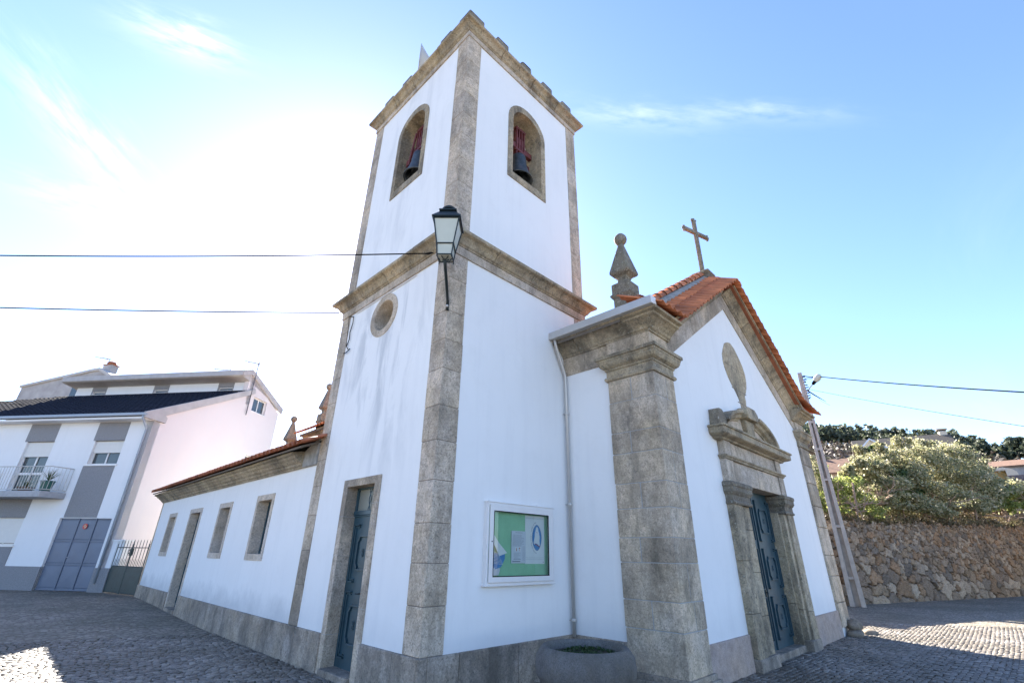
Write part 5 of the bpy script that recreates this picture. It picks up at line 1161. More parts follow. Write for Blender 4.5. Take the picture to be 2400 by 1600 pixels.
# grey house behind
gh = thing('house', 'grey rendered house with a sloping parapet behind the white house, far left', 'house', HB(28, 14, 0)); gb_ = MB()
fr14 = frame(HO, HU, (0, 0, 1), HW)
gb_.prism(fr14, [(29.2, 0), (28.8, 14.2), (22.1, 15.45), (21.6, 15.5), (20.0, 14.7), (16.5, 12.2), (16.5, 0)], 14, 22)
M['hgrey2'] = plain('weathered_grey_render', (.36, .34, .335), .95, var=.25, sc=1.2, bmp=.2)
gb_.build('wall', 'hgrey2', gh); m = MB(); m.prism(fr14, [(28.85, 14.12), (28.88, 14.32), (22.15, 15.60), (21.6, 15.66), (19.95, 14.82), (16.4, 12.35), (16.4, 12.15), (20.0, 14.6), (21.62, 15.42), (22.1, 15.38)], 13.85, 22.1); m.build('parapet_coping', 'fascia', gh)
m = MB(); m.box((21.35, 15.3, 14.6), (22.25, 16.2, 15.2), fr14); c_h = m.build('chimney', 'hgrey2', gh); m = MB(); m.box((21.3, 16.2, 14.55), (22.3, 16.28, 15.25), fr14); m.lathe([(.3, 0), (.36, .12), (.3, .26), (.16, .32)], fr14(21.8, 16.28, 14.9), 10); m.build('chimney_cap', 'tile_old', c_h)
m = MB(); m.box((26.9, 12.3, 13.96), (28.0, 12.83, 14.1), fr14); m.build('window', 'wg', gh); 
m = MB(); m.box((22.95, 12.9, 13.96), (23.65, 14.0, 14.1), fr14); m.build('window', 'wg', gh); adopt(gh)
# TV antennas
M['antenna'] = plain('antenna_metal', (.10, .09, .09), .5, .3)
def antenna(base, h, dirv, els, label, mast_r=.026, lean=(0, 0)):
    o = thing('tv_antenna', label, 'antenna', base); m = MB(); B_ = Vector(base); T_ = B_+Vector((lean[0], lean[1], h)); m.tube([B_, T_], mast_r, 6); m.build('mast', 'antenna', o)
    d = Vector(dirv).normalized(); n_ = d.cross(Vector((0, 0, 1))).normalized(); m = MB(); c = T_-Vector((0, 0, .1)); L_ = els*.14; m.tube([c-d*.15, c+d*L_], .018, 5)
    for k in range(els): l_ = .30-.012*k; p = c+d*(k*.14); m.tube([p-n_*l_, p+n_*l_], .010, 4)
    for sg_ in (1, -1): m.tube([c-d*.02, c-d*.16+Vector((0, 0, sg_*.28))], .007, 4); m.tube([c-d*.16+Vector((0, 0, sg_*.28))-n_*.25, c-d*.16+Vector((0, 0, sg_*.28))+n_*.25], .006, 4)
    m.build('dipole_array', 'antenna', o); adopt(o)
antenna(HS(5.45, 8.68, -.10), 3.2, tuple(HU*.95+Vector((0, 0, .22))), 7, 'tall mast antenna fixed to the pale gable wall beside its small window')
antenna(HB(2.55, 6.2, 10.9), .95, tuple(HU+Vector((0, 0, .12))), 9, 'slim antenna on the flat upper roof of the white house', .02)
antenna(HB(22.1, 14.8, 16.3), .62, tuple(HU*.98+Vector((0, 0, .18))), 12, 'small antenna above the chimney of the grey house', .02)

# ------------------------------------------------------------------ dry-stone retaining wall
WA = np.array([22.2, .17]); WBd = np.array([38.5, -5.28])-WA; WBd = WBd/np.linalg.norm(WBd); WN = np.array([-WBd[1], WBd[0]])   # WN points behind the wall (away from camera)
def voronoi_wall(L0_, L1_, H_fn, step, cell, seed):
    r = np.random.default_rng(seed); nx_ = int((L1_-L0_)/step)+1; u = np.linspace(L0_, L1_, nx_); nz_ = int(4.0/step)+1; tz = np.linspace(0, 1, nz_)
    U_, Tz = np.meshgrid(u, tz, indexing='ij'); Hh = H_fn(U_); Zw = Tz*Hh
    # jittered cells, bigger at the bottom
    pts = []; z = -.1; row = 0
    while z < 4.2:
        hgt = cell*(1.12-.20*z)*r.uniform(.8, 1.1); wv = hgt*1.35; x = L0_-1+r.random()*wv
        while x < L1_+1: pts.append((x+r.normal()*.10*wv, z+hgt/2+r.normal()*.15*hgt, hgt*r.choice([.62, .8, 1.0, 1.25, 1.6], p=[.25, .25, .25, .15, .1]))); x += wv*r.choice([.45, .7, 1.0, 1.3, 1.7])
        z += hgt
    pts = np.array(pts); n = len(pts)
    # nearest two by bucketed search
    D1 = np.full(U_.shape, 9.); D2 = np.full(U_.shape, 9.); I1 = np.zeros(U_.shape, int)
    Uw = U_+.03*np.sin(Zw*9+U_*2)+.02*np.sin(U_*17+Zw*5); Zz = Zw+.04*np.sin(U_*8)+.02*np.sin(U_*23+Zw*11)
    for i, (x, zc_, h_) in enumerate(pts):
        a = max(0, int((x-L0_-1.1)/step)); b_ = min(nx_, int((x-L0_+1.1)/step)+1)
        if b_ <= a: continue
        d = np.hypot((Uw[a:b_]-x)/1.3, (Zz[a:b_]-zc_))/h_*.4
        s1 = D1[a:b_]; s2 = D2[a:b_]; nearer = d < s1; s2n = np.where(nearer, s1, np.minimum(s2, d)); D2[a:b_] = s2n; I1[a:b_] = np.where(nearer, i, I1[a:b_]); D1[a:b_] = np.where(nearer, d, s1)
    e = np.clip((D2-D1)/.055, 0, 1); rnd = r.random(n); tilt = r.normal(size=(n, 2))*.07
    dep = .15*(e**.6)+.05*(rnd[I1]-.5)*np.clip(e*2, 0, 1)+((Uw-pts[I1, 0])*tilt[I1, 0]+(Zz-pts[I1, 1])*tilt[I1, 1])*np.clip(e*1.5, 0, 1)
    dep += .016*np.sin(U_*31+Zw*23)*np.sin(Zw*37-U_*11)+.02*np.sin(U_*13-Zw*19+rnd[I1]*9)*e+r.normal(size=U_.shape)*.008
    base = np.stack([WA[0]+WBd[0]*U_, WA[1]+WBd[1]*U_], -1)
    XY = base-WN*(dep[..., None]-.1)+WN*(Zw[..., None]*.06)
    g_ = gz(base[..., 0], base[..., 1])-.15
    V = np.concatenate([XY, (Zw+g_)[..., None]+.0], -1).reshape(-1, 3)
    pal = np.array([(.20, .155, .12), (.24, .19, .145), (.27, .205, .145), (.18, .15, .125), (.31, .255, .20), (.25, .17, .11)])
    warm = np.clip((U_-6)/16, 0, 1)[..., None]
    c = pal[(rnd*6).astype(int)][I1]*(.8+.4*r.random(n)[I1])[..., None]; c = c*(1-warm)+c*np.array([1.15, .90, .68])*warm; c = c*np.array([1.02, .95, .86])*(.12+.88*np.clip(e*1.6, 0, 1))[..., None]*1.15+np.array([.02, .015, .01])*(1-e[..., None])
    low = np.clip(1-Zw/1.1, 0, 1)[..., None]*.35; c = c*(1-low)+np.array([.27, .19, .12])*c.mean(-1, keepdims=True)/.2*low
    i0 = (np.arange(nx_-1)[:, None]*nz_+np.arange(nz_-1)[None]).ravel(); F = np.stack([i0, i0+nz_, i0+nz_+1, i0+1], 1)
    return V, F, c.reshape(-1, 3)
WH = lambda u_: 3.50+.024*np.maximum(u_, 0)+.10*np.sin(u_*.9)*.5+.05*np.sin(u_*3.1)+.05*np.sin(u_*7.7+1)+.035*np.sin(u_*15.3)
V, F_, cc = voronoi_wall(-6, 44, WH, .045, .44, 4)
wm_, n_, l_, bb = new_mat('dry_stone'); at = n_.new('ShaderNodeAttribute'); at.attribute_name = 'tint'; v_ = coords(n_, l_)
c = mix(n_, l_, 1.0, at.outputs['Color'], ramp(n_, l_, noise(n_, l_, v_, 12, 6, .7), [(.3, .7), (.7, 1.35)]), 'MULTIPLY'); c = mix(n_, l_, ramp(n_, l_, noise(n_, l_, v_, .8, 7, .7), [(.56, 0), (.66, .6)]), c, (.05, .045, .04))
c = mix(n_, l_, ramp(n_, l_, noise(n_, l_, v_, 9, 5, .75), [(.62, 0), (.70, .6)]), c, (.42, .42, .40))
l_.new(c, bb.inputs['Base Color']); bb.inputs['Roughness'].default_value = .95; bb.inputs['Specular IOR Level'].default_value = .15; bump(n_, l_, bb, noise(n_, l_, v_, 25, 6, .7), .8, .03); M['drystone'] = wm_
sw_ = thing('stone_wall', 'rough dry-stone retaining wall along the lane behind the utility pole', 'wall', (22.2, .17, 0))
o = npmesh('stone_face', V, F_, 'drystone', sw_, smooth=False, col=cc)
m = MB(); q0 = WA+WBd*-6; q1 = WA+WBd*44
for k in range(50):
    a = WA+WBd*(-6+k); b_ = WA+WBd*(-6+k+1); h0, h1 = float(WH(np.array(-6.+k)))-.36, float(WH(np.array(-5.+k)))-.36
    m.add([(*(a+WN*.12), -.4), (*(b_+WN*.12), -.4), (*(b_+WN*.28), h1), (*(a+WN*.28), h0), (*(a+WN*1.2), -.4), (*(b_+WN*1.2), -.4), (*(b_+WN*1.2), h1), (*(a+WN*1.2), h0)], [(0, 1, 2, 3), (3, 2, 6, 7), (5, 4, 7, 6)])
M['earth'] = plain('earth_fill', (.06, .045, .03), .95, var=.4, bmp=.5); m.build('earth_core', 'earth', sw_); adopt(sw_)

# ------------------------------------------------------------------ terrace, hill and ridge
azk = np.array([-16, -6, -2.94, -2.55, -1.96, -1.42, -.8, -.16, 1.33, 3.25, 4.5, 6.1, 8.1, 9.6, 11.2, 12.4, 16, 22, 32, 44, 60]); tek = np.array([.13, .150, .150, .151, .145, .143, .151, .159, .167, .172, .178, .185, .195, .197, .200, .204, .20, .18, .15, .12, .09])
DR = 300.
naz = 150; nt_ = 70; az = np.linspace(-16, 60, naz); tt = np.linspace(0, 1, nt_)
AZ, TT = np.meshgrid(np.radians(az), tt, indexing='ij'); dirx, diry = np.cos(AZ), np.sin(AZ)
cxy = np.array(CAM)[:2]; den = dirx*WN[0]+diry*WN[1]; d0 = ((WA-cxy)@WN+.55)/den; d0 = np.clip(d0, 0, 75)
D_ = d0+(DR*1.25-d0)*TT**1.7
ridge = 1.73+np.interp(np.degrees(AZ), azk, tek)*DR-6.0
def terr_z(az_deg, D, d0_):
    rg = 1.73+np.interp(az_deg, azk, tek)*DR-6.0; t = np.clip((D-d0_)/(DR-d0_), 0, 1.3); a_ = np.radians(az_deg); u_ = np.clip((cxy[0]+np.cos(a_)*d0_-WA[0])*WBd[0]+(cxy[1]+np.sin(a_)*d0_-WA[1])*WBd[1], 0, 60); base = 3.16+.024*u_+.9*np.clip((D-d0_)/12, 0, 1)
    z = base+(rg-base)*np.where(t < 1, .62*t+.38*t*t*(3-2*np.minimum(t, 1)), 1-.8*(t-1)); return z
ZT = terr_z(np.degrees(AZ), D_, d0)+.25*np.sin(D_*.3+AZ*30)*np.clip((D_-d0)/20, 0, 1)
V = np.stack([cxy[0]+dirx*D_, cxy[1]+diry*D_, ZT], -1).reshape(-1, 3); I = (np.arange(naz-1)[:, None]*nt_+np.arange(nt_-1)[None]).ravel(); F_ = np.stack([I, I+nt_, I+nt_+1, I+1], 1)
tm, n_, l_, bb = new_mat('scrub_ground'); v_ = coords(n_, l_)
c = ramp(n_, l_, noise(n_, l_, v_, .25, 8, .7), [(.3, (.022, .028, .012)), (.5, (.05, .042, .026)), (.65, (.075, .058, .036)), (.8, (.04, .05, .016))]); l_.new(c, bb.inputs['Base Color']); bb.inputs['Roughness'].default_value = .95; bump(n_, l_, bb, noise(n_, l_, v_, 3, 6), .8, .2); M['scrub'] = tm
npmesh('hillside', V, F_, 'scrub', smooth=True)['kind'] = 'structure'
def az_pt(a_deg, D):
    a = np.radians(a_deg); x = cxy[0]+np.cos(a)*D; y = cxy[1]+np.sin(a)*D; dd0 = np.clip(((WA-cxy)@WN+.55)/(np.cos(a)*WN[0]+np.sin(a)*WN[1]), 0, 75); return np.stack([x, y, terr_z(a_deg, D, dd0)], -1)
# pines
M['pine'] = leaf_mat('pine_needles', (.050, .066, .045), (.080, .098, .062), (.12, .135, .085), .35); M['bark'] = plain('bark', (.09, .065, .05), .95, var=.3, bmp=.5)
def pine_cloud(base, h, n_l, sz):
    pts = []
    for k in range(random.randint(7, 10)):
        t = .35+.65*random.random(); r_ = h*.24*(1.15-t)*1.5; a = random.uniform(0, 2*PI); c = np.array([math.cos(a)*r_*random.random(), math.sin(a)*r_*random.random(), h*t]); q = rng.normal(size=(n_l//9, 3)); q /= np.linalg.norm(q, axis=1)[:, None]; q *= (rng.random(len(q))**.4)[:, None]*np.array([h*.15, h*.15, h*.085]); pts.append(c+q)
    return np.concatenate(pts)+base
Vs, Fs, off = [], [], 0
for k in range(1700):
    a = random.uniform(-14, 46); D = DR*(1-.42*random.random()**1.1) if k % 3 else DR*random.uniform(.97, 1.03)
    if D < DR*.75 and (a < 1): D = DR*random.uniform(.86, 1.0)
    b_ = az_pt(a, D); C3 = pine_cloud(b_, random.uniform(5, 8.5), 100, 1.1); V, F_ = leaf_cloud(C3, .95); Vs.append(V); Fs.append(F_+off); off += len(V)
o = npmesh('pine_forest', np.concatenate(Vs), np.concatenate(Fs), 'pine'); tag(o, 'dark pine wood covering the ridge of the far hill', 'pine wood', kind='stuff')
def tree_thing(name, label, cat, base, clumps, mat, trunk, group=None, leaf=.1, n_l=300, bark='bark'):
    o = thing(name, label, cat, tuple(base), group); P_ = []
    for (c, r_, n2) in clumps:
        ns = 26; dirs = rng.normal(size=(ns, 3)); dirs /= np.linalg.norm(dirs, axis=1)[:, None]; dirs *= (rng.random(ns)**.25*rng.uniform(.75, 1.12, ns))[:, None]*np.array(r_)
        ii = rng.integers(0, ns, n2); P_.append(np.array(c)+dirs[ii]+rng.normal(size=(n2, 3))*np.array(r_)*.17)
    V, F_ = leaf_cloud(np.concatenate(P_), leaf); npmesh('crown', V, F_, mat, o)
    m = MB()
    for tr_ in (trunk[:1] if cat == 'bush' else trunk): m.tube(tr_[0], tr_[1], 6)
    m.build('trunk', bark, o, smooth=True); return o
for (a, h, D, lb) in ((-2.35, 8.5, 255, 'rounded dark pine standing out on the skyline at the right edge'), (-1.55, 5.5, 255, 'small dark pine on the dip of the skyline left of the rounded pine'), (-.3, 7, 285, 'thin forked pine on the ridge above the chimney house')):
    b_ = az_pt(a, D); cl = [((random.uniform(-.18, .18)*h, random.uniform(-.18, .18)*h, h*random.uniform(.5, .95)), (h*.16, h*.16, h*.10), 260) for _ in range(9)]
    tree_thing('pine_tree', lb, 'tree', b_, cl, 'pine', [([(0, 0, 0), (.2, 0, h*.5), (0, 0, h*.85)], [.3, .22, .08])], 'pines on the skyline', .75)
# bare scrub and mixed bushes on mid slope
M['bare'] = leaf_mat('bare_twigs', (.060, .042, .032), (.085, .062, .048), (.075, .072, .04), .15)
P_ = []
for k in range(420):
    a = random.uniform(-10, 40); D = random.uniform(62 if a > 4 else 110, 170); b_ = az_pt(a, D); r_ = random.uniform(1.5, 3.6); n2 = 90; q = rng.normal(size=(n2, 3)); q /= np.linalg.norm(q, axis=1)[:, None]; q *= (rng.random(n2)**.35)[:, None]*np.array([r_, r_, r_*.8]); P_.append(b_+q+np.array([0, 0, r_*.5]))
V, F_ = leaf_cloud(np.concatenate(P_), .55); o = npmesh('scrubland', V, F_, 'bare'); tag(o, 'brown leafless scrub on the slope below the pines', 'scrub', kind='stuff')

# ------------------------------------------------------------------ far houses
def px2(x, y, D):
    """point on the viewing ray of a photo pixel at horizontal distance D: gives each far house its place"""
    u = (x-1200)/1096.918; v = (800-y)/1096.918; r = fw+rt*u+up*v; h = math.hypot(r.x, r.y); return CAM+r*(D/h)
M['cream'] = plain('cream_render', (.60, .53, .42), .85, var=.06); M['ochre'] = plain('ochre_recess', (.48, .34, .14), .85); M['pinkw'] = plain('pink_render', (.50, .34, .30), .85); M['rooff'] = tile_mat('far_tile', (.20, .11, .07)); M['roofd'] = plain('dark_old_roof', (.10, .085, .07), .9, var=.3)
def gable_house(name, label, P, U_, W_, L_, D_h, zb, ze, zr, wall, roof, ov=.4):
    """P front-left base corner, U_ along the eave, W_ into the house; gable ends on the short sides"""
    fr = frame(P, U_, (0, 0, 1), W_); o = thing(name, label, 'house', fr(0, zb, 0)); m = MB(); m.box((0, zb, 0), (L_, ze, D_h), fr)
    m.add([fr(0, ze, 0), fr(0, ze, D_h), fr(0, zr-.1, D_h/2), fr(L_, ze, 0), fr(L_, ze, D_h), fr(L_, zr-.1, D_h/2)], [(0, 1, 2), (3, 5, 4)]); m.build('wall', wall, o)
    m = MB(); s_ = (zr-ze)/(D_h/2)
    for (w0, w1) in ((-ov, D_h/2), (D_h+ov, D_h/2)):
        z0_ = ze-ov*s_; m.add([fr(-ov, z0_, w0), fr(L_+ov, z0_, w0), fr(L_+ov, zr, w1), fr(-ov, zr, w1), fr(-ov, z0_-.18, w0), fr(L_+ov, z0_-.18, w0), fr(L_+ov, zr-.18, w1), fr(-ov, zr-.18, w1)], [(0, 1, 2, 3), (7, 6, 5, 4), (0, 4, 5, 1), (1, 5, 6, 2), (0, 3, 7, 4)])
    r_ = m.build('roof', roof, o); return o, fr
X_ = Vector((1, 0, 0)); Yn = Vector((0, -1, 0))
p = px2(2025, 1035, 52); o, fr = gable_house('house', 'white-gabled house with a dark roof and chimney hidden behind the big bush', (p.x, p.y+.3, 0), Vector((.25, -.968, 0)), Vector((.968, .25, 0)), 6.3, 4.6, 6.5, p.z-1.2, p.z+.6, 'cream', 'roofd')
m = MB()
m.box((6.05, p.z-.6, 2.1), (6.55, p.z+.78, 2.6), fr); c_ = m.build('chimney', 'cream', o)
m = MB(); m.add([fr(5.95, p.z+.90, 2.0), fr(6.65, p.z+.90, 2.0), fr(6.65, p.z+.90, 2.7), fr(5.95, p.z+.90, 2.7), fr(5.95, p.z+1.08, 2.35), fr(6.65, p.z+1.08, 2.35)], [(0, 1, 5, 4), (2, 3, 4, 5), (0, 4, 3), (1, 2, 5), (3, 2, 1, 0)]); m.box((6.07, p.z+.78, 2.12), (6.13, p.z+.91, 2.58), fr); m.box((6.47, p.z+.78, 2.12), (6.53, p.z+.91, 2.58), fr); m.build('chimney_cap', 'roofd', c_)
pa, pb, pc_ = px2(2016, 1054, 50), px2(2037, 1029, 50.2), px2(2080, 1050, 50.5)
m = MB(); d_ = .16
m.tube([pa, pb, pc_], .10, 4); m.build('white_bargeboard', 'alu_white', o)
m = MB(); m.prism(lambda u, v, w: tuple(Vector((0, 0, 0))+pa*(1-u-v)+pb*u+pc_*v+Vector((1, .2, 0))*w), [(0, 0), (1, 0), (0, 1)], .1, .6); m.build('gable_wall', 'cream', o); adopt(o)
p = px2(1945, 1096, 58); o, fr = gable_house('house', 'low house with a pale orange roof just right of the utility pole', (p.x, p.y, 0), Vector((.2, -.98, 0)), Vector((.98, .2, 0)), 5, 6, 5, p.z-.3, p.z+1.3, 'cream', 'rooff'); adopt(o)
p = px2(2315, 1110, 68); q = px2(2387, 1110, 68); fr = frame((p.x, p.y, 0), Vector((q.x-p.x, q.y-p.y, 0)).normalized(), (0, 0, 1), X_); Lc = math.hypot(q.x-p.x, q.y-p.y)
o = thing('house', 'cream house with an ochre loggia at the right behind the bush', 'house', tuple(p)); zt_ = px2(2340, 1092, 68).z; zb_ = p.z-3
m = MB(); m.plate(fr, [(-.3, zb_), (Lc, zb_), (Lc, zt_-.75), (Lc-.25, zt_-.35), (Lc-.9, zt_-.12), (-.3, zt_-.25)], [rect(.35, zt_-1.35, Lc-.8, zt_-.42)], 0, .7); m.box((-3.2, zb_, .1), (-.3, zt_-.55, 5), fr); m.box((.0, zb_, .7), (Lc, zt_-.5, 5), fr); m.build('wall', 'cream', o); m = MB(); m.box((.3, zt_-1.4, .66), (Lc-.75, zt_-.4, .72), fr); m.build('loggia', 'ochre', o)
m = MB(); m.prism(fr, [(-2.6, zt_-.5), (-.2, zt_-.2), (-.2, zt_-.05), (-2.6, zt_-.35)], .5, 4); m.build('roof', 'tile', o); adopt(o)
p = px2(2330, 1096, 100); o, fr = gable_house('house', 'long low old house with a brown tiled roof above the cream house', (p.x, p.y, 0), Yn, X_, 9, 6, p.z-4, p.z+.25, p.z+1.3, 'hgrey2', 'rooff'); adopt(o)
p = px2(2388, 1146, 52); o, fr = gable_house('house', 'pink house with an orange roof cut by the right picture edge', (p.x, p.y, 0), Vector((.1, -.995, 0)), X_, 7, 6, p.z-3, p.z+.1, p.z+1.35, 'pinkw', 'rooff', .3); adopt(o)

# ------------------------------------------------------------------ bushes and vines on the terrace
M['olive'] = leaf_mat('olive_leaf', (.16, .18, .08), (.33, .32, .17), (.56, .50, .34), .45); M['lime'] = leaf_mat('young_leaf', (.15, .19, .045), (.26, .30, .08), (.38, .38, .16), .5)
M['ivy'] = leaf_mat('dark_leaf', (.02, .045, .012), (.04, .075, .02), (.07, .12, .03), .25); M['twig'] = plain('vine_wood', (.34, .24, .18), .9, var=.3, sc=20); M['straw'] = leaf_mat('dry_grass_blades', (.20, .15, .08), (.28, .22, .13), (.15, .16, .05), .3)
def wall_dist(x, y=1150):
    """distance from the camera to the wall line, in the direction of a photo column"""
    q = px2(x, y, 30)-CAM; h = math.hypot(q.x, q.y); return float((WA-cxy)@WN/((q.x*WN[0]+q.y*WN[1])/h))
def wbush(name, label, rays, D, mat, leaf, nper, group=None, base=None):
    cl = []; D0 = wall_dist(rays[0][0])+1.9; b_ = Vector(px2(rays[0][0], 1210, D0)); b_.z -= .3
    for (x, y, r_, rz_, dd) in rays:
        Di = wall_dist(x, y)+1.9+dd*.6; k_ = Di/31; c = px2(x, y, Di)-b_; cl.append((tuple(c), (r_*k_, r_*k_, rz_*k_), int(nper*r_*rz_*1.1)))
    leaf *= D0/31
    tr_ = [([(c[0][0]*.8, c[0][1]*.8, -.6), (c[0][0]*.95, c[0][1]*.95, c[0][2]*.4), tuple(Vector(c[0]))], [.04, .03, .012]) for c in cl[:1]]
    return tree_thing(name, label, 'bush', b_, cl, mat, tr_, group, leaf, bark='twig')
R_ = []
for (x, y, r_, rz_, dd) in ((2150, 1085, 1.35, .75, 2.0), (2085, 1075, 1.1, .6, .9), (2200, 1075, 1.2, .65, 2.8), (2130, 1130, 1.5, .8, .6), (2215, 1120, 1.4, .85, 2.2), (2040, 1100, .9, .55, .1), (2260, 1095, .9, .65, 2.9), (2270, 1135, .9, .6, 2.6), (2070, 1140, 1.1, .6, -.1), (2180, 1160, 1.4, .5, .9), (2005, 1085, .45, .40, 0), (2015, 1052, .25, .3, .2), (2110, 1040, .5, .35, .9), (2240, 1052, .5, .35, 2.2), (1985, 1105, .35, .35, -.2), (2160, 1045, .55, .35, 1.4), (2060, 1048, .35, .3, .5), (2290, 1110, .6, .5, 3.0), (2085, 1175, 1.2, .5, -.3), (2130, 1190, 1.2, .4, 0), (2230, 1175, 1.2, .5, 1.4), (2270, 1170, 1.0, .5, 2.2), (2180, 1195, 1.1, .35, .4)): R_.append((x, y, r_, rz_, dd))
wbush('olive_bush', 'big grey-green olive bush spreading over the stone wall', R_, 31, 'olive', .085, 5600)
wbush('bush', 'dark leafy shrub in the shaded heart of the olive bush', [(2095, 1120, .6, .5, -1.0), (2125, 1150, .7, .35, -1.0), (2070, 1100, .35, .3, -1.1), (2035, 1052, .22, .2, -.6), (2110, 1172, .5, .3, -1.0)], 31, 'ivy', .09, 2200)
wbush('bush', 'grey-leaved bush left of the cream house, at the right end of the olive bush', [(2330, 1146, .9, .42, 0), (2365, 1150, .8, .45, .3), (2300, 1158, .9, .45, 0), (2280, 1175, 1.0, .45, 0)], 34, 'olive', .10, 3000)
wbush('bush', 'bright lime-green shrub above the wall at the right edge', [(2340, 1160, .5, .28, -1.6), (2372, 1156, .55, .30, -1.6), (2400, 1166, .6, .36, -1.6), (2350, 1182, .5, .3, -1.6), (2385, 1185, .6, .3, -1.6)], 33, 'lime', .10, 2600)
wbush('bush', 'yellow-green shrub beside the utility pole', [(1985, 1140, .9, .65, 0), (1950, 1150, .7, .7, 0), (2010, 1170, .8, .5, 0), (1925, 1120, .55, .7, 0), (1960, 1190, .8, .4, -.5), (2030, 1200, .9, .35, -.5), (1915, 1170, .5, .6, -.4)], 28.5, 'lime', .085, 3000)
wbush('bush', 'thin pale shrub between church corner and utility pole', [(1905, 1090, .30, .6, 0), (1910, 1130, .35, .6, 0), (1900, 1180, .4, .5, 0)], 25.5, 'olive', .07, 2600)
# low ground cover, dry stalks
P_ = []; 
for k in range(9000):
    a = random.uniform(-8, 14); dd0 = float(((WA-cxy)@WN+.35)/(math.cos(rad(a))*WN[0]+math.sin(rad(a))*WN[1])); D = dd0+random.random()**1.6*7; b_ = az_pt(a, D); P_.append(b_+np.array([0, 0, random.random()*.35]))
P_ = np.array(P_); P_ = np.repeat(P_, 3, 0)+rng.normal(size=(len(P_)*3, 3))*np.array([.12, .12, .07]); V, F_ = leaf_cloud(P_, .075); o = npmesh('ground_cover', V, F_, 'lime'); 
M['cover'] = leaf_mat('ground_cover_leaf', (.10, .085, .04), (.18, .14, .07), (.26, .18, .11), .35); o.data.materials[0] = M['cover']; tag(o, 'weeds and brambles along the top of the stone wall', 'weeds', kind='stuff')
P_ = []
for k in range(900):
    a = random.uniform(-8, 14); dd0 = float(((WA-cxy)@WN+.5)/(math.cos(rad(a))*WN[0]+math.sin(rad(a))*WN[1])); D = dd0+random.random()**1.3*7; b_ = az_pt(a, D); r_ = random.uniform(.2, .5); P_.append(b_+np.array([0, 0, r_*.5])+rng.normal(size=(70, 3))*np.array([r_*.5, r_*.5, r_*.45]))
P_ = np.concatenate(P_); V, F_ = leaf_cloud(P_, .06, asp=2.2); o = npmesh('brambles', V, F_, 'cover'); M['bramble'] = leaf_mat('bramble_leaf', (.11, .075, .045), (.20, .14, .08), (.26, .25, .10), .35); o.data.materials[0] = M['bramble']; tag(o, 'brownish brambles filling the terrace behind the wall top', 'brambles', kind='stuff')
# bramble/grass fringe spilling over the wall top
m = MB()
for k in range(2600):
    a = random.uniform(-8, 14); dd0 = float(((WA-cxy)@WN+.25)/(math.cos(rad(a))*WN[0]+math.sin(rad(a))*WN[1])); D = dd0+random.random()*4; b_ = Vector(az_pt(a, D)); h = random.uniform(.25, .8); dx, dy = random.uniform(-.25, .25), random.uniform(-.25, .25); w_ = .012
    m.add([b_+Vector((0, w_, 0)), b_-Vector((0, w_, 0)), b_+Vector((dx*.5, dy*.5-w_*.8, h*.6)), b_+Vector((dx*.5, dy*.5+w_*.8, h*.6)), b_+Vector((dx, dy, h))], [(0, 1, 2, 3), (3, 2, 4)])
o = m.build('dry_grass', 'straw'); tag(o, 'dry straw-coloured grass stalks above the stone wall', 'grass', kind='stuff')
def vine(base, seed, label, h=1.0, sp=1.3, n_br=6):
    rr = random.Random(seed); o = thing('vine_stock', label, 'vine', tuple(base), 'bare vine stocks above the stone wall'); m = MB(); B_ = Vector((0, 0, -.1))
    def branch(p, d, L_, r_, depth):
        pts = [p]; k = 5
        for i in range(k): d = (d+Vector((rr.uniform(-.55, .55), rr.uniform(-.55, .55), rr.uniform(-.4, .4)))).normalized(); p = p+d*L_/k; pts.append(p)
        m.tube(pts, [r_*(1-.6*i/k) for i in range(k+1)], 5)
        if depth:
            for i in range(3): branch(pts[rr.randint(1, k)], (d+Vector((rr.uniform(-1, 1), rr.uniform(-1, 1), rr.uniform(-.3, .8)))).normalized(), L_*rr.uniform(.45, .8), r_*.5, depth-1)
    branch(B_, Vector((0, 0, 1)), h*.6, .085, 0)
    for i in range(n_br): branch(B_+Vector((0, 0, h*rr.uniform(.35, .6))), Vector((rr.uniform(-.5, .5), rr.choice((-1, 1))*rr.uniform(.5, 1), rr.uniform(-.1, .6))).normalized(), sp*rr.uniform(.7, 1.15), .055, 2)
    m.build('vine_stem', 'twig', o)
for i, (x, lb) in enumerate(((1975, 'gnarled bare vine just right of the utility pole'), (2050, 'low bare vine under the left side of the olive bush'), (2120, 'bare vine in front of the dark shrub'), (2180, 'tangled bare vine below the middle of the olive bush'), (2240, 'tall bare vine with long arching canes below the olive bush'), (2300, 'thick bare vine left of the lime-green shrub'), (2345, 'twisted bare vine under the lime-green shrub'), (2385, 'bare vine at the right picture edge'))):
    a0 = px2(x, 1215, wall_dist(x)); aa = math.degrees(math.atan2(a0.y-CAM.y, a0.x-CAM.x)); dd0 = float(((WA-cxy)@WN+1.0)/(math.cos(rad(aa))*WN[0]+math.sin(rad(aa))*WN[1])); vine(az_pt(aa, dd0-.35+(i % 3)*.4), 20+i, lb, 1.75+.4*(i == 4), 1.45+.4*(i == 4), 8)
m = MB()
for (x, y0_, y1_, D, lb) in ((1998, 1130, 1208, wall_dist(1998)+.5, 'leaning dark wooden post in the weeds right of the utility pole'), (2275, 1135, 1205, wall_dist(2275)+.5, 'grey wooden vineyard post among the bare vines')):
    a0 = px2(x+10, y1_, D); b_ = px2(x, y0_, D); m = MB(); m.tube([a0-Vector((0, 0, .3)), b_], [.055, .045], 6); o = m.build('wooden_post', 'twig'); tag(o, lb, 'post', 'old posts above the wall')

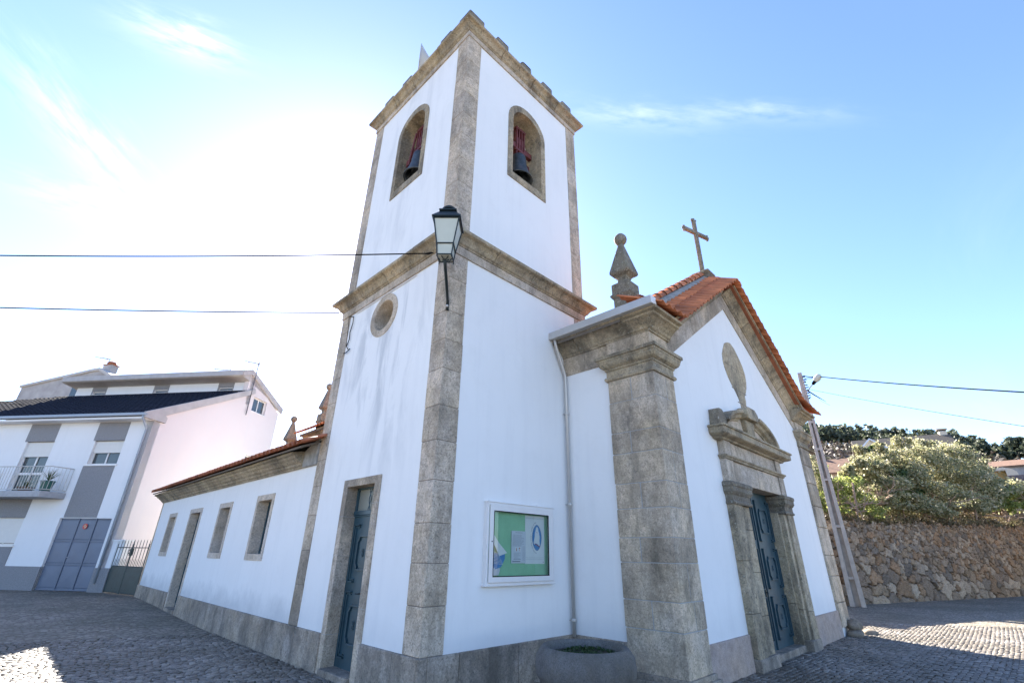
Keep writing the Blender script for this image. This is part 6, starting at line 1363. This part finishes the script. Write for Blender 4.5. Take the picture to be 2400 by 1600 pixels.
# ------------------------------------------------------------------ utility pole, street lamp, cables
M['polec'] = plain('pole_concrete', (.40, .365, .33), .9, var=.2, sc=4, bmp=.3)
up_ = thing('utility_pole', 'tall tapering concrete utility pole with open rungs beside the stone wall', 'utility pole', (22.0, -.32, 0))
PX = Vector((21.95, -.33, 0)); va = Vector((PX.x-CAM.x, PX.y-CAM.y, 0)).normalized(); pr_ = Vector((va.y, -va.x, 0))     # screen right
pf = lambda u, v, w: tuple(PX+pr_*u+Vector((0, 0, v))+va*w)
m = MB()
def tap(x0b, x1b, x0t, x1t, zb, zt, y0, y1): m.add([pf(x0b, zb, y0), pf(x1b, zb, y0), pf(x1b, zb, y1), pf(x0b, zb, y1), pf(x0t, zt, y0*.6), pf(x1t, zt, y0*.6), pf(x1t, zt, y1*.6), pf(x0t, zt, y1*.6)], [(3, 2, 1, 0), (4, 5, 6, 7), (0, 1, 5, 4), (1, 2, 6, 5), (2, 3, 7, 6), (3, 0, 4, 7)])
tap(-.30, -.12, -.09, .0, -.3, 10.3, -.17, .17); tap(.10, .28, .02, .11, -.3, 10.3, -.17, .17)
m.build('pole_flange', 'polec', up_, bev=.01)
for k, z in enumerate((.95, 3.0, 5.0, 6.4, 7.7)):
    t = z/10.3; m = MB(); m.box((-.14+.13*t, z, -.15*(1-.4*t)), (.12-.09*t, z+.10, .15*(1-.4*t)), pf); m.build('rung', 'polec', up_)
m = MB(); m.box((-.09, 8.0, -.09), (.11, 10.3, .09), pf); m.box((-.13, -.3, .06), (.11, 8.0, .085), pf); m.build('pole_web', 'polec', up_)
m = MB()
for k in range(9): z = 8.9+k*.14; m.tube([pf(.05, z, -.06), pf(.13, z+.02, -.12), pf(.20+random.uniform(0, .06), z+random.uniform(-.03, .08), -.12)], .02, 5); m.lathe([(.001, -.03), (.03, -.01), (.03, .03), (.001, .05)], pf(.17, z, -.12), 6)
m.tube([pf(.12, 10.1, -.1), pf(.3, 10.03, -.1), pf(.42, 9.98, -.1), pf(.75, 9.95, -.1)], .022, 6); m.tube([pf(.13, 9.75, -.1), pf(.2, 9.95, -.1), pf(.45, 9.9, -.1), pf(.6, 9.98, -.1)], .018, 6)
m.tube([pf(.18, 9.3, -.1), pf(.40, 9.05, -.1), pf(.8, 8.65, -.1)], [.03, .03, .008], 6); m.tube([pf(.5, 8.95, -.1), pf(.62, 8.7, -.1), pf(.92, 8.45, -.1)], .006, 4)
m.build('cable_fitting', 'cable', up_); adopt(up_)
sl_ = thing('street_lamp', 'pale egg-shaped street lamp on a short arm at the top of the utility pole', 'street lamp', pf(.12, 9.2, -.1))
m = MB(); m.tube([pf(.08, 9.22, -.1), pf(.50, 9.65, -.12)], .028, 8); m.build('lamp_arm', 'alu', sl_)
ld = (Vector(pf(.84, 10.0, -.16))-Vector(pf(.46, 9.60, -.12))).normalized(); ln_ = ld.orthogonal().normalized(); lm_ = ld.cross(ln_); l0 = Vector(pf(.44, 9.58, -.12))
lfr2 = lambda x, y, z: tuple(l0+ln_*x+lm_*y+ld*z)
m = MB(); m.lathe([(.03, 0), (.07, .02), (.085, .16), (.09, .18)], n=16, fr=lfr2); m.build('lamp_neck', 'cable', sl_, smooth=True)
m = MB(); m.lathe([(.09, .18), (.13, .26), (.155, .36), (.15, .46), (.115, .55), (.06, .60), (.001, .615)], n=20, fr=lfr2); m.build('lamp_bowl', 'lamp_glass', sl_, smooth=True); adopt(sl_)
def cable(pts, r_, label, twist=0):
    m = MB(); P_ = []
    a, b_, sag = pts
    for i in range(33): t = i/32; P_.append(Vector(a).lerp(Vector(b_), t)-Vector((0, 0, 4*sag*t*(1-t))))
    m.tube(P_, r_, 6)
    o = m.build('overhead_cable', 'cable'); tag(o, label, 'cable', 'overhead cables'); return o
cable((px2(-420, 592, 11.0), lfr(-.23, .0, 6.13), .06), .011, 'black overhead cable running left from the wall lantern')
cable((px2(-420, 708, 16.0), (-.10, 4.08, 6.82), .05), .014, 'thin overhead cable ending at the left corner of the tower string course')
cable((pf(.75, 9.95, -.1), px2(2900, 944, 17), .10), .022, 'thick overhead cable from the top of the utility pole to the right')
cable((pf(.22, 9.38, -.1), px2(2900, 1072, 17), .10), .008, 'thin overhead cable below the thick one, right of the utility pole')
cable((px2(-300, 890, 24), HF(9.6, 8.35, 1.5), .1), .012, 'short cable reaching the dark roof of the white house at far left')
m = MB(); m.lathe([(.02, -.02), (.035, 0), (.035, .06), (.02, .09)], n=8, fr=lambda x, y, z: (lfr(-.23, 0, 6.13)[0]+x-.7*z, lfr(-.23, 0, 6.13)[1]+y+.7*z, 6.13+x)); o = m.build('cable_clamp', 'cable'); tag(o, 'black clamp where the overhead cable meets the wall lantern', 'clamp')
